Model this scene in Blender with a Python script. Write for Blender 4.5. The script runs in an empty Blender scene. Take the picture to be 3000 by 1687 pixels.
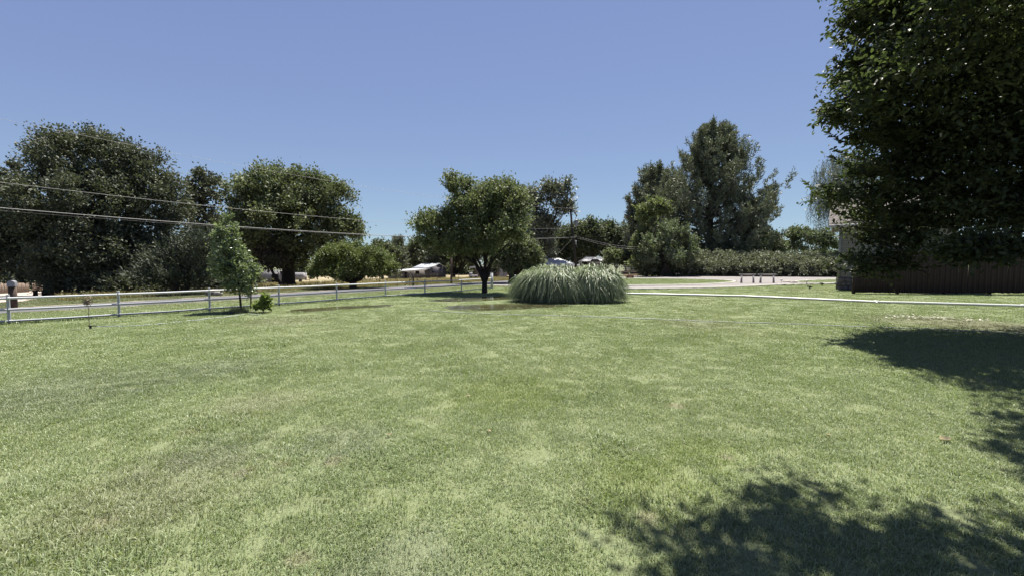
import bpy, bmesh, math, random
import numpy as np
from mathutils import Vector, Matrix

SC = bpy.context.scene
COL = SC.collection
rng = np.random.default_rng(7)
random.seed(7)

# ------------------------------------------------------------------ camera
CAM_H = 1.65
PITCH = math.atan(69.5 / 1250)
cam_d = bpy.data.cameras.new('camera')
cam_d.sensor_width = 36.0
cam_d.lens = 15.0
cam_d.clip_start = 0.05
cam_d.clip_end = 6000
cam = bpy.data.objects.new('camera', cam_d)
COL.objects.link(cam)
cam.location = (0, 0, CAM_H)
cam.rotation_euler = (math.pi / 2 - PITCH, 0, 0)
SC.camera = cam
# ------------------------------------------------------------------ sky, sun, exposure
SUN_EL = math.radians(69)
SUN_AZ = math.radians(17)          # from +Y towards +X
world = bpy.data.worlds.new('World')
SC.world = world
world.use_nodes = True
wn = world.node_tree
for n in list(wn.nodes):
    wn.nodes.remove(n)
sky = wn.nodes.new('ShaderNodeTexSky')
sky.sky_type = 'NISHITA'
sky.sun_disc = False
sky.sun_elevation = SUN_EL
sky.sun_rotation = SUN_AZ
sky.altitude = 900
sky.air_density = 1.0
sky.dust_density = 0.15
sky.ozone_density = 1.6
bg = wn.nodes.new('ShaderNodeBackground')
bg.inputs['Strength'].default_value = 0.0732
tint = wn.nodes.new('ShaderNodeMix')
tint.data_type = 'RGBA'
tint.blend_type = 'MULTIPLY'
tint.inputs[0].default_value = 1.0
tint.inputs[7].default_value = (.907, .882, 1.55, 1)
wo = wn.nodes.new('ShaderNodeOutputWorld')
sep = wn.nodes.new('ShaderNodeSeparateColor')       # evens out the dome, horizon to zenith
cmb = wn.nodes.new('ShaderNodeCombineColor')
wn.links.new(sky.outputs[0], sep.inputs[0])
for ch, ex in enumerate((.506, .62, .42)):
    pw = wn.nodes.new('ShaderNodeMath')
    pw.operation = 'POWER'
    pw.inputs[1].default_value = ex
    wn.links.new(sep.outputs[ch], pw.inputs[0])
    wn.links.new(pw.outputs[0], cmb.inputs[ch])
wn.links.new(cmb.outputs[0], tint.inputs[6])
wn.links.new(tint.outputs[2], bg.inputs[0])
wn.links.new(bg.outputs[0], wo.inputs[0])

sun_d = bpy.data.lights.new('sun', 'SUN')
sun_d.energy = 5.0
sun_d.angle = math.radians(0.53)
sun_d.color = (1.0, 0.955, 0.87)
sun = bpy.data.objects.new('sun', sun_d)
COL.objects.link(sun)
SUNV = Vector((math.sin(SUN_AZ) * math.cos(SUN_EL), math.cos(SUN_AZ) * math.cos(SUN_EL), math.sin(SUN_EL)))
sun.rotation_euler = SUNV.to_track_quat('Z', 'Y').to_euler()
sun.location = (0, 0, 60)
SC.view_settings.view_transform = 'Standard'
SC.view_settings.look = 'None'
SC.view_settings.gamma = 1
SC.view_settings.exposure = 1.45
SC.view_settings.use_curve_mapping = False
SC.cycles.max_bounces = 6
SC.cycles.diffuse_bounces = 2
SC.cycles.glossy_bounces = 2
SC.cycles.transmission_bounces = 3
SC.cycles.transparent_max_bounces = 4

# ------------------------------------------------------------------ the lie of the land
F, CX, CY = 1250.0, 1500.0, 843.5
U = np.array((.647, .762)); U /= np.linalg.norm(U)
NV = np.array((-U[1], U[0]))
P0 = np.array((-13.95, 11.85))


def sd(X, Y):
    """metres beyond the white fence line, towards the road"""
    return NV[0] * (X - P0[0]) + NV[1] * (Y - P0[1])


def gz(X, Y):
    return -0.03 * np.clip(sd(X, Y) - 1.5, 0, 85)


def at(x, y, Y):
    """place seen at photo pixel x, y that stands Y metres away"""
    d = (x - CX, F * math.cos(PITCH) - (y - CY) * math.sin(PITCH), -F * math.sin(PITCH) - (y - CY) * math.cos(PITCH))
    k = Y / d[1]
    return Vector((d[0] * k, Y, CAM_H + d[2] * k))


def hit(x, y):
    lo, hi = 1.0, 500.0
    for _ in range(50):
        m = (lo + hi) / 2
        P = at(x, y, m)
        if P.z > gz(P.x, P.y):
            lo = m
        else:
            hi = m
    P = at(x, y, lo)
    P.z = float(gz(P.x, P.y))
    return P


def on(x, Y):
    """ground point in picture column x at distance Y"""
    P = at(x, 774, Y)
    P.z = float(gz(P.x, P.y))
    return P


# ------------------------------------------------------------------ helpers
def new_mat(name):
    m = bpy.data.materials.new(name)
    m.use_nodes = True
    nt = m.node_tree
    for n in list(nt.nodes):
        nt.nodes.remove(n)
    out = nt.nodes.new('ShaderNodeOutputMaterial')
    return m, nt, out


def node(nt, typ, **kw):
    n = nt.nodes.new(typ)
    for k, v in kw.items():
        setattr(n, k, v)
    return n


def noise(nt, scale, detail=3, rough=.6, vec=None, dim='3D'):
    n = nt.nodes.new('ShaderNodeTexNoise')
    n.noise_dimensions = dim
    n.inputs['Scale'].default_value = scale
    n.inputs['Detail'].default_value = detail
    n.inputs['Roughness'].default_value = rough
    if vec is not None:
        nt.links.new(vec, n.inputs['Vector'])
    return n.outputs['Fac']


def maprange(nt, v, a, b, c=0.0, d=1.0):
    n = nt.nodes.new('ShaderNodeMapRange')
    nt.links.new(v, n.inputs[0])
    n.inputs[1].default_value = a
    n.inputs[2].default_value = b
    n.inputs[3].default_value = c
    n.inputs[4].default_value = d
    return n.outputs[0]


def mixc(nt, fac, a, b, blend='MIX'):
    n = nt.nodes.new('ShaderNodeMix')
    n.data_type = 'RGBA'
    n.blend_type = blend
    for i, v in ((0, fac), (6, a), (7, b)):
        if isinstance(v, (int, float)):
            n.inputs[i].default_value = v
        elif isinstance(v, tuple):
            n.inputs[i].default_value = (*v, 1)
        else:
            nt.links.new(v, n.inputs[i])
    return n.outputs[2]


def math_n(nt, op, a, b):
    n = nt.nodes.new('ShaderNodeMath')
    n.operation = op
    for i, v in enumerate((a, b)):
        if isinstance(v, (int, float)):
            n.inputs[i].default_value = v
        else:
            nt.links.new(v, n.inputs[i])
    return n.outputs[0]


def position(nt):
    return nt.nodes.new('ShaderNodeNewGeometry').outputs['Position']


def principled(nt, out, color, rough=.8, metal=0.0, spec=.5, bump=None, bump_s=.3, bump_d=.02):
    p = nt.nodes.new('ShaderNodeBsdfPrincipled')
    if isinstance(color, tuple):
        p.inputs['Base Color'].default_value = (*color, 1)
    else:
        nt.links.new(color, p.inputs['Base Color'])
    if isinstance(rough, (int, float)):
        p.inputs['Roughness'].default_value = rough
    else:
        nt.links.new(rough, p.inputs['Roughness'])
    p.inputs['Metallic'].default_value = metal
    p.inputs['Specular IOR Level'].default_value = spec
    if bump is not None:
        b = nt.nodes.new('ShaderNodeBump')
        b.inputs['Strength'].default_value = bump_s
        b.inputs['Distance'].default_value = bump_d
        nt.links.new(bump, b.inputs['Height'])
        nt.links.new(b.outputs[0], p.inputs['Normal'])
    nt.links.new(p.outputs[0], out.inputs[0])
    return p


def plain(name, c1, c2=None, scale=6.0, rough=.8, metal=0., spec=.4, bump=.0, bump_d=.01, stretch=None, detail=4):
    """weathered surface: two colours mixed by noise, fine relief"""
    m, nt, out = new_mat(name)
    tc = node(nt, 'ShaderNodeTexCoord').outputs['Object']
    v = tc
    if stretch:
        mp = nt.nodes.new('ShaderNodeMapping')
        mp.inputs['Scale'].default_value = stretch
        nt.links.new(tc, mp.inputs[0])
        v = mp.outputs[0]
    n1 = noise(nt, scale, detail, .65, v)
    col = mixc(nt, maprange(nt, n1, .32, .68), c1, c2 or tuple(x * .75 for x in c1))
    n2 = noise(nt, scale * 9, 3, .6, v)
    col = mixc(nt, maprange(nt, n2, .3, .7, 0, .25), col, tuple(x * .6 for x in c1))
    principled(nt, out, col, rough, metal, spec, n2 if bump else None, bump, bump_d)
    return m


def leaf_mat(name, c1, c2, c3=None, trans=.25, rough=.6, spec=.18, ns=.5, tcol=None):
    """leaf: colour varies leaf by leaf and spray by spray; light shines through"""
    m, nt, out = new_mat(name)
    at_ = node(nt, 'ShaderNodeAttribute', attribute_name='rnd')
    r = at_.outputs['Fac']
    pos = position(nt)
    col = mixc(nt, r, c1, c2)
    nz = noise(nt, ns, 2, .5, pos)
    col = mixc(nt, maprange(nt, nz, .42, .62, 0, .65), col, c3 or tuple(x * .72 for x in c1))
    p = nt.nodes.new('ShaderNodeBsdfPrincipled')
    nt.links.new(col, p.inputs['Base Color'])
    p.inputs['Roughness'].default_value = max(rough, .5) if 'young' not in name else .35
    p.inputs['Specular IOR Level'].default_value = min(spec, .25) if 'young' not in name else .6
    t = nt.nodes.new('ShaderNodeBsdfTranslucent')
    tc = mixc(nt, 1.0, col, tcol or (1.1, 1.2, .7), 'MULTIPLY')
    nt.links.new(tc, t.inputs[0])
    mx = nt.nodes.new('ShaderNodeMixShader')
    mx.inputs[0].default_value = trans
    nt.links.new(p.outputs[0], mx.inputs[1])
    nt.links.new(t.outputs[0], mx.inputs[2])
    nt.links.new(mx.outputs[0], out.inputs[0])
    return m


def tag(o, label=None, cat=None, group=None, kind=None):
    if label: o['label'] = label
    if cat: o['category'] = cat
    if group: o['group'] = group
    if kind: o['kind'] = kind
    return o


def thing(name, loc, label, cat, group=None):
    e = bpy.data.objects.new(name, None)
    e.empty_display_size = .2
    COL.objects.link(e)
    e.location = Vector(loc)
    tag(e, label, cat, group)
    return e


def raw_mesh(name, V, faces, mat, parent=None, smooth=False, rnd=None, nper=None, origin=None):
    """V: n x 3 world points; faces: list of tuples or (n, k) array"""
    V = np.asarray(V, dtype=np.float64)
    off = np.zeros(3)
    if parent is not None:
        p, off = parent, np.zeros(3)
        while p is not None:
            off = off + np.array(p.location)
            p = p.parent
    elif origin is not None:
        off = np.array(origin)
    V = V - off
    loc = np.zeros(3)
    if parent is not None and origin is not None:
        loc = np.array(origin) - off
        V = V - loc
    me = bpy.data.meshes.new(name)
    me.vertices.add(len(V))
    me.vertices.foreach_set('co', V.astype(np.float32).ravel())
    if isinstance(faces, np.ndarray):
        nf, k = faces.shape
        idx = faces.ravel()
        st = np.arange(nf) * k
    else:
        nf = len(faces)
        idx = np.fromiter((i for f in faces for i in f), dtype=np.int32)
        ln = np.array([len(f) for f in faces], dtype=np.int32)
        st = np.concatenate(([0], np.cumsum(ln)[:-1])) if nf else np.zeros(0, int)
    me.loops.add(len(idx))
    me.loops.foreach_set('vertex_index', idx.astype(np.int32))
    me.polygons.add(nf)
    me.polygons.foreach_set('loop_start', np.asarray(st, dtype=np.int32))
    if smooth:
        me.polygons.foreach_set('use_smooth', np.ones(nf, dtype=bool))
    me.update(calc_edges=True)
    if rnd is not None:
        a = me.attributes.new('rnd', 'FLOAT', 'FACE')
        a.data.foreach_set('value', np.asarray(rnd, dtype=np.float32))
    me.materials.append(mat)
    o = bpy.data.objects.new(name, me)
    COL.objects.link(o)
    if parent is not None:
        o.parent = parent
        o.location = loc
    elif origin is not None:
        o.location = origin
    return o


class MB:
    """collects shapes for ONE mesh object (world coordinates)"""
    def __init__(s):
        s.v, s.f = [], []

    def add(s, vs, fs):
        b = len(s.v)
        s.v += [tuple(v) for v in vs]
        s.f += [tuple(i + b for i in f) for f in fs]
        return s

    def box(s, c, size, rz=0., ax=None, bevel=0.):
        """box centred on c; ax: 3x3 axes (rows) or a turn about z"""
        hx, hy, hz = (q / 2 for q in size)
        if ax is None:
            ca, sa = math.cos(rz), math.sin(rz)
            ax = (Vector((ca, sa, 0)), Vector((-sa, ca, 0)), Vector((0, 0, 1)))
        c = Vector(c)
        vs = [c + ax[0] * (sx * hx) + ax[1] * (sy * hy) + ax[2] * (sz * hz)
              for sz in (-1, 1) for sy in (-1, 1) for sx in (-1, 1)]
        fs = [(0, 2, 3, 1), (4, 5, 7, 6), (0, 1, 5, 4), (2, 6, 7, 3), (0, 4, 6, 2), (1, 3, 7, 5)]
        return s.add(vs, fs)

    def bar(s, a, b, w, h, up=(0, 0, 1)):
        a, b = Vector(a), Vector(b)
        x = (b - a)
        L = x.length
        x.normalize()
        y = Vector(up).cross(x)
        if y.length < 1e-4: y = Vector((0, 1, 0)).cross(x)
        y.normalize()
        z = x.cross(y)
        return s.box((a + b) / 2, (L, w, h), ax=(x, y, z))

    def tube(s, pts, rad, n=6, cap=True):
        pts = [Vector(p) for p in pts]
        if isinstance(rad, (int, float)): rad = [rad] * len(pts)
        b = len(s.v)
        prev = None
        for i, p in enumerate(pts):
            d = (pts[min(i + 1, len(pts) - 1)] - pts[max(i - 1, 0)])
            d.normalize()
            if prev is None:
                ref = Vector((0, 0, 1)) if abs(d.z) < .9 else Vector((1, 0, 0))
                y = ref.cross(d).normalized()
            else:
                y = (prev - d * prev.dot(d))
                if y.length < 1e-5: y = Vector((1, 0, 0)).cross(d)
                y.normalize()
            prev = y
            z = d.cross(y)
            for k in range(n):
                a = 2 * math.pi * k / n
                s.v.append(tuple(p + (y * math.cos(a) + z * math.sin(a)) * rad[i]))
        for i in range(len(pts) - 1):
            for k in range(n):
                k2 = (k + 1) % n
                s.f.append((b + i * n + k, b + i * n + k2, b + (i + 1) * n + k2, b + (i + 1) * n + k))
        if cap:
            s.f.append(tuple(b + k for k in reversed(range(n))))
            s.f.append(tuple(b + (len(pts) - 1) * n + k for k in range(n)))
        return s

    def build(s, name, mat, parent=None, smooth=False, origin=None):
        return raw_mesh(name, s.v, s.f, mat, parent, smooth, origin=origin)


def auto_smooth(o, deg=40):
    me = o.data
    me.polygons.foreach_set('use_smooth', np.ones(len(me.polygons), dtype=bool))
    try:
        me.set_sharp_from_angle(angle=math.radians(deg))
    except Exception:
        pass


def dense(poly, step=1.0, jit=0.0, closed=True):
    """points along a ground outline every step metres, nudged sideways"""
    out = []
    n = len(poly)
    for i in range(n if closed else n - 1):
        a, b = np.array(poly[i][:2]), np.array(poly[(i + 1) % n][:2])
        L = np.linalg.norm(b - a)
        k = max(1, int(L / step))
        for j in range(k):
            p = a + (b - a) * j / k
            p = p + rng.normal(0, jit, 2)
            out.append((p[0], p[1]))
    if not closed:
        out.append(tuple(poly[-1][:2]))
    return out


def smooth_poly(poly, it=2, closed=True):
    for _ in range(it):
        q = []
        n = len(poly)
        for i in range(n if closed else n - 1):
            a, b = np.array(poly[i][:2]), np.array(poly[(i + 1) % n][:2])
            q += [tuple(a * .75 + b * .25), tuple(a * .25 + b * .75)]
        if not closed:
            q = [tuple(poly[0][:2])] + q + [tuple(poly[-1][:2])]
        poly = q
    return poly


def sheet(name, poly, off, mat, kind='structure', parent=None, label=None, cat=None, group=None):
    bm = bmesh.new()
    vs = [bm.verts.new((p[0], p[1], 0)) for p in poly]
    f = bm.faces.new(vs)
    if f.normal.z < 0 or f.calc_area() == 0:
        pass
    bmesh.ops.triangulate(bm, faces=bm.faces[:])
    for s in (1.5, 86.5):
        c = P0 + NV * s
        bmesh.ops.bisect_plane(bm, geom=bm.verts[:] + bm.edges[:] + bm.faces[:], plane_co=(c[0], c[1], 0), plane_no=(NV[0], NV[1], 0))
    bmesh.ops.recalc_face_normals(bm, faces=bm.faces[:])
    bm.normal_update()
    if sum(f.normal.z * f.calc_area() for f in bm.faces) < 0:
        bmesh.ops.reverse_faces(bm, faces=bm.faces[:])
    V = [(v.co.x, v.co.y, float(gz(v.co.x, v.co.y)) + off) for v in bm.verts]
    bm.verts.index_update()
    Fc = [tuple(v.index for v in f.verts) for f in bm.faces]
    bm.free()
    o = raw_mesh(name, V, Fc, mat, parent)
    tag(o, label, cat, group, kind)
    return o


def inside(poly, X, Y):
    """numpy point-in-polygon"""
    c = np.zeros(len(X), bool)
    n = len(poly)
    for i in range(n):
        x1, y1 = poly[i][:2]
        x2, y2 = poly[(i + 1) % n][:2]
        if y1 == y2: continue
        m = ((y1 > Y) != (y2 > Y)) & (X < (x2 - x1) * (Y - y1) / (y2 - y1) + x1)
        c ^= m
    return c


def unit(a):
    return a / np.maximum(np.linalg.norm(a, axis=-1, keepdims=True), 1e-9)


# ------------------------------------------------------------------ ground materials
def grnd(x, y):
    p = hit(x, y)
    return (p.x, p.y)


BARE = [((*grnd(722, 1378),), .08), ((*grnd(1985, 1190),), .13), ((*grnd(830, 1358),), .09), ((*grnd(990, 1350),), .1),
        ((*grnd(1895, 1515),), .09), ((*grnd(2130, 1340),), .08), ((*grnd(560, 1265),), .12), ((*grnd(300, 1525),), .12),
        ((*grnd(880, 1640),), .09)]
DRYP = [((*grnd(450, 1440),), .75), ((*grnd(760, 1180),), .6), ((*grnd(2050, 950),), 1.2), ((*grnd(2330, 850),), 1.8), ((*grnd(830, 940),), 1.3)]
YELP = [((*grnd(1900, 1400),), .55), ((*grnd(2060, 1330),), .4), ((*grnd(1480, 1150),), .9)]
BLUP = [((*grnd(150, 1150),), 1.6), ((*grnd(620, 1330),), .5), ((*grnd(1010, 1290),), .5), ((*grnd(640, 1080),), .9), ((*grnd(1180, 1660),), .4)]
MUD = [((*grnd(2760, 945),), 2.1), ((*grnd(2950, 955),), 1.6)]


def lawn_color(nt, blade):
    pos = position(nt)
    n_big = noise(nt, .22, 3, .55, pos)
    n_mid = noise(nt, 1.1, 4, .6, pos)
    n_sm = noise(nt, 5.0, 3, .6, pos)
    n_fi = noise(nt, 38.0, 3, .7, pos)
    A = (.206, .266, .120)
    B = (.234, .286, .138)
    Cc = (.206, .258, .146)
    D = (.225, .220, .145)
    col = mixc(nt, maprange(nt, n_big, .35, .65), A, B)
    col = mixc(nt, maprange(nt, n_mid, .48, .72, 0, .4), col, Cc)
    col = mixc(nt, maprange(nt, n_sm, .58, .8, 0, .4), col, D)

    def spots(col, lst, c, amt, wob=.5):
        for (px, py), r in lst:
            d = nt.nodes.new('ShaderNodeVectorMath')
            d.operation = 'DISTANCE'
            nt.links.new(pos, d.inputs[0])
            d.inputs[1].default_value = (px, py, 0)
            dd = math_n(nt, 'ADD', d.outputs['Value'], math_n(nt, 'MULTIPLY', math_n(nt, 'SUBTRACT', n_sm, .5), r * wob * 4))
            col = mixc(nt, maprange(nt, dd, r * .35, r * 1.15, amt, 0), col, c)
        return col
    col = spots(col, BLUP, (.160, .190, .136), .55)
    col = spots(col, YELP, (.182, .240, .062), .7)
    col = spots(col, DRYP, (.225, .212, .150), .45)
    col = spots(col, MUD, (0.117, 0.102, 0.073), .65, .35)
    col = spots(col, BARE, (0.249, 0.198, 0.146), .7 if not blade else .35)
    # beyond the road the grass is drier
    sp = nt.nodes.new('ShaderNodeVectorMath')
    sp.operation = 'DOT_PRODUCT'
    nt.links.new(pos, sp.inputs[0])
    sp.inputs[1].default_value = (NV[0], NV[1], 0)
    s = math_n(nt, 'SUBTRACT', sp.outputs['Value'], float(NV.dot(P0)))
    s2 = math_n(nt, 'ADD', s, math_n(nt, 'MULTIPLY', n_mid, 3.0))
    col = mixc(nt, maprange(nt, s2, 2, 6, 0, .35), col, (0.146, 0.154, 0.070))
    col = mixc(nt, maprange(nt, s2, 11, 14, 0, .75), col, (.105, .11, .055))
    return col, n_fi, n_sm, pos


def m_lawn():
    m, nt, out = new_mat('lawn_soil')
    col, n_fi, n_sm, pos = lawn_color(nt, False)
    # thatch between the blades
    col = mixc(nt, .35, col, (.05, .055, .03))
    col = mixc(nt, maprange(nt, n_fi, .35, .62, .55, .0), col, (0.051, 0.059, 0.026))
    n_v = noise(nt, 130, 2, .6, pos)
    col = mixc(nt, maprange(nt, n_v, .36, .62, 0, .55), col, (0.198, 0.205, 0.124))
    n_w = noise(nt, 210, 2, .6, pos)
    col = mixc(nt, maprange(nt, n_w, .40, .52, .75, 0), col, (0.033, 0.040, 0.016))
    principled(nt, out, col, .95, 0, .15, n_fi, .7, .02)
    return m


def m_blade():
    m, nt, out = new_mat('grass_blade')
    col, n_fi, n_sm, pos = lawn_color(nt, True)
    at_ = node(nt, 'ShaderNodeAttribute', attribute_name='rnd')
    r = at_.outputs['Fac']
    col = mixc(nt, maprange(nt, r, 0, .5, .7, 0), col, (0.059, 0.077, 0.026))
    col = mixc(nt, maprange(nt, r, .75, 1, 0, .8), col, (.285, .278, .175))
    p = nt.nodes.new('ShaderNodeBsdfPrincipled')
    nt.links.new(col, p.inputs['Base Color'])
    p.inputs['Roughness'].default_value = .48
    p.inputs['Specular IOR Level'].default_value = .4
    t = nt.nodes.new('ShaderNodeBsdfTranslucent')
    nt.links.new(mixc(nt, 1.0, col, (1.2, 1.25, .6), 'MULTIPLY'), t.inputs[0])
    mx = nt.nodes.new('ShaderNodeMixShader')
    mx.inputs[0].default_value = .25
    nt.links.new(p.outputs[0], mx.inputs[1])
    nt.links.new(t.outputs[0], mx.inputs[2])
    nt.links.new(mx.outputs[0], out.inputs[0])
    return m


def m_ground(name, c1, c2, s1, s2, bump=.5, patch=None, ps=.15):
    m, nt, out = new_mat(name)
    pos = position(nt)
    n1 = noise(nt, s1, 4, .65, pos)
    n2 = noise(nt, s2, 3, .6, pos)
    col = mixc(nt, maprange(nt, n1, .3, .7), c1, c2)
    col = mixc(nt, maprange(nt, n2, .35, .7, 0, .45), col, tuple(x * .55 for x in c1))
    if patch:
        n3 = noise(nt, ps, 3, .6, pos)
        col = mixc(nt, maprange(nt, n3, .5, .62), col, patch)
    principled(nt, out, col, .92, 0, .2, n2, bump, .02)
    return m


M_LAWN = m_lawn()
M_BLADE = m_blade()
M_ASPH = m_ground('asphalt', (0.091, 0.089, 0.099), (0.113, 0.110, 0.117), .5, 60, .3)
M_SHOULDER = m_ground('pale_gravel', (0.293, 0.264, 0.220), (0.220, 0.190, 0.146), 2, 40, .5, (0.146, 0.139, 0.073), .9)
M_GRAVEL = m_ground('drive_gravel', (0.172, 0.157, 0.152), (0.205, 0.190, 0.183), .4, 55, .6)
M_DIRT = m_ground('dry_field', (0.249, 0.198, 0.128), (0.293, 0.245, 0.154), .35, 12, .6, (0.146, 0.139, 0.073), .2)
M_PALE = m_ground('pale_dirt', (0.307, 0.264, 0.231), (0.366, 0.322, 0.285), .8, 30, .4)
M_CONC = plain('concrete_kerb', (0.381, 0.366, 0.329), (0.322, 0.307, 0.271), 3, .9, bump=.3)

# ------------------------------------------------------------------ ground sheet
big = 2500.0
pts, fcs = [], []
srows = [-big, 1.5, 86.5, big]
for s in srows:
    for a in (-big, big):
        p = P0 + U * a + NV * s
        pts.append((p[0], p[1], float(gz(p[0], p[1]))))
for i in range(3):
    fcs.append((2 * i, 2 * i + 1, 2 * i + 3, 2 * i + 2))
tag(raw_mesh('ground', pts, fcs, M_LAWN), kind='structure')

# the road and its edges
near = [grnd(20, 918), grnd(350, 897.5), grnd(700, 877), grnd(1000, 859), grnd(1340, 838.5), grnd(1500, 830.5)]
far = [grnd(20, 904), grnd(350, 885), grnd(700, 866), grnd(1000, 849.5), grnd(1340, 830), grnd(1500, 822.5)]


def to_as(p):
    d = np.array(p) - P0
    return float(d @ U), float(d @ NV)


def of_as(a, s):
    q = P0 + U * a + NV * s
    return (q[0], q[1])


na = [to_as(p) for p in near]
fa = [to_as(p) for p in far]
n_fit = np.polyfit([p[0] for p in na], [p[1] for p in na], 1)
f_fit = np.polyfit([p[0] for p in fa], [p[1] for p in fa], 1)
n_at = lambda a: float(np.polyval(n_fit, min(a, 45)))
f_at = lambda a: float(np.polyval(f_fit, min(a, 45)))
AL = list(np.arange(-90, 150, 3.0))
road_poly = [of_as(a, n_at(a) + .12 * math.sin(a * .35) + rng.normal(0, .05)) for a in AL] + \
            [of_as(a, f_at(a) + rng.normal(0, .06)) for a in reversed(AL)]
AL2 = list(np.arange(-90, 150, .8))
sh_poly = [of_as(a, n_at(a) - .35 + rng.normal(0, .14)) for a in AL2] + \
          [of_as(a, f_at(a) + .75 + rng.normal(0, .28)) for a in reversed(AL2)]
sheet('road_shoulder', sh_poly, .006, M_SHOULDER)
sheet('road', road_poly, .014, M_ASPH)

# dry field by the barn, beyond the road
fld = [of_as(8, 23), of_as(20, 20), of_as(34, 18.5), of_as(48, 19), of_as(62, 19), of_as(80, 22), of_as(120, 30), of_as(150, 120), of_as(20, 140), of_as(2, 60)]
sheet('dry_field', dense(fld, 1.5, .5), .006, M_DIRT)
# pale yard at the left, in front of the far picket fence
yd = [on(-260, 24), on(-60, 24.5), on(60, 25.5), on(105, 30), on(160, 38), on(150, 60), on(60, 60), on(-100, 44), on(-300, 40)]
sheet('yard', dense(yd, 1.2, .12), .010, M_PALE)

# gravel drive with grass islands
DRIVE = [grnd(1480, 838), grnd(1600, 845.5), grnd(1750, 847), grnd(1900, 846.8), grnd(2050, 844.5), grnd(2150, 841), grnd(2250, 836.5), grnd(2330, 833.8),
         grnd(2460, 831.5), grnd(2620, 830), (52, 36), (60, 50), (60, 60), (36, 66), (20, 64), (14, 62)]
DRIVE += [of_as(44, n_at(44) + .5), of_as(34, n_at(34) + .4), of_as(27, n_at(27) + .3)]
DRIVE = dense(DRIVE, 1.2, .05)
sheet('gravel_drive', DRIVE, .020, M_GRAVEL)
ISLE = smooth_poly([grnd(1520, 832), grnd(1600, 838.2), grnd(1750, 838.8), grnd(1900, 838), grnd(2000, 836.3), grnd(2080, 833.8), grnd(2130, 830.5), grnd(2155, 827.5),
        grnd(2150, 824.5), grnd(2110, 821.5), grnd(2000, 818.3), grnd(1900, 817.6), grnd(1830, 817.4), grnd(1750, 818.6), grnd(1640, 822), grnd(1560, 827)], 2)
sheet('grass_island', ISLE, .045, M_LAWN)
ISLE2 = smooth_poly([grnd(2318, 829), grnd(2345, 823.5), grnd(2420, 820.5), grnd(2600, 818), grnd(2640, 826.5), grnd(2480, 829.2), grnd(2400, 830.5)], 2)
sheet('grass_island', ISLE2, .045, M_LAWN)


def kerb(poly, w, h, closed, name='kerb'):
    """low concrete edging that follows a ground line"""
    poly = [np.array(p[:2]) for p in poly]
    n = len(poly)
    V, Fc = [], []
    for i, p in enumerate(poly):
        a = poly[(i - 1) % n] if (closed or i > 0) else p
        b = poly[(i + 1) % n] if (closed or i < n - 1) else p
        d = (b - a) / max(np.linalg.norm(b - a), 1e-6)
        nn = np.array((-d[1], d[0]))
        z = float(gz(p[0], p[1]))
        for q, zz in ((-w / 2, z - .05), (-w / 2 + .015, z + h), (w / 2 - .015, z + h + .004), (w / 2, z - .05)):
            V.append((p[0] + nn[0] * q, p[1] + nn[1] * q, zz))
    for i in range(n if closed else n - 1):
        j = (i + 1) % n
        for k in range(3):
            Fc.append((i * 4 + k, j * 4 + k, j * 4 + k + 1, i * 4 + k + 1))
    o = raw_mesh(name, V, Fc, M_CONC)
    return tag(o, kind='structure')


kerb(ISLE, .22, .10, True)
kerb(ISLE2, .20, .08, True)
kerb(smooth_poly([grnd(1560, 845), grnd(1750, 847.5), grnd(1900, 847.3), grnd(2050, 845), grnd(2150, 841.5), grnd(2250, 837), grnd(2330, 834.4), grnd(2460, 832), grnd(2600, 830.4)], 2, False), .26, .10, False)

# flooded patches in the lawn
m, nt, out = new_mat('standing_water')
pos = position(nt)
nz1 = noise(nt, 2.2, 3, .6, pos)
nz2 = noise(nt, 26, 2, .6, pos)
wc = mixc(nt, maprange(nt, nz1, .35, .65), (0.040, 0.044, 0.020), (0.073, 0.064, 0.033))
wr = maprange(nt, nz1, .4, .75, .04, .22)
principled(nt, out, wc, wr, 0, .6, nz2, .09, .01)
M_WATER = m


def blob(pxs, it=2):
    return smooth_poly([grnd(*p) for p in pxs], it)


PUD = [blob([(835, 911), (900, 903), (1000, 898), (1080, 894), (1160, 892), (1150, 897), (1060, 903), (980, 908), (900, 914), (850, 916)]),
       blob([(1290, 900), (1330, 894), (1420, 892), (1500, 890), (1600, 892), (1700, 896), (1640, 899), (1560, 903), (1480, 908), (1390, 911), (1330, 909)]),
       blob([(1290, 876), (1360, 872), (1430, 869), (1500, 866), (1545, 867), (1550, 874), (1480, 877), (1410, 881), (1330, 884), (1240, 882)])]
for i, p in enumerate(PUD):
    p = dense(p, .25, .05)
    PUD[i] = p
    sheet('puddle', p, .012, M_WATER, kind='structure')

# ------------------------------------------------------------------ grass blades (real blades, scattered)
tufts = bpy.data.collections.new('tuft_sources')


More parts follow.
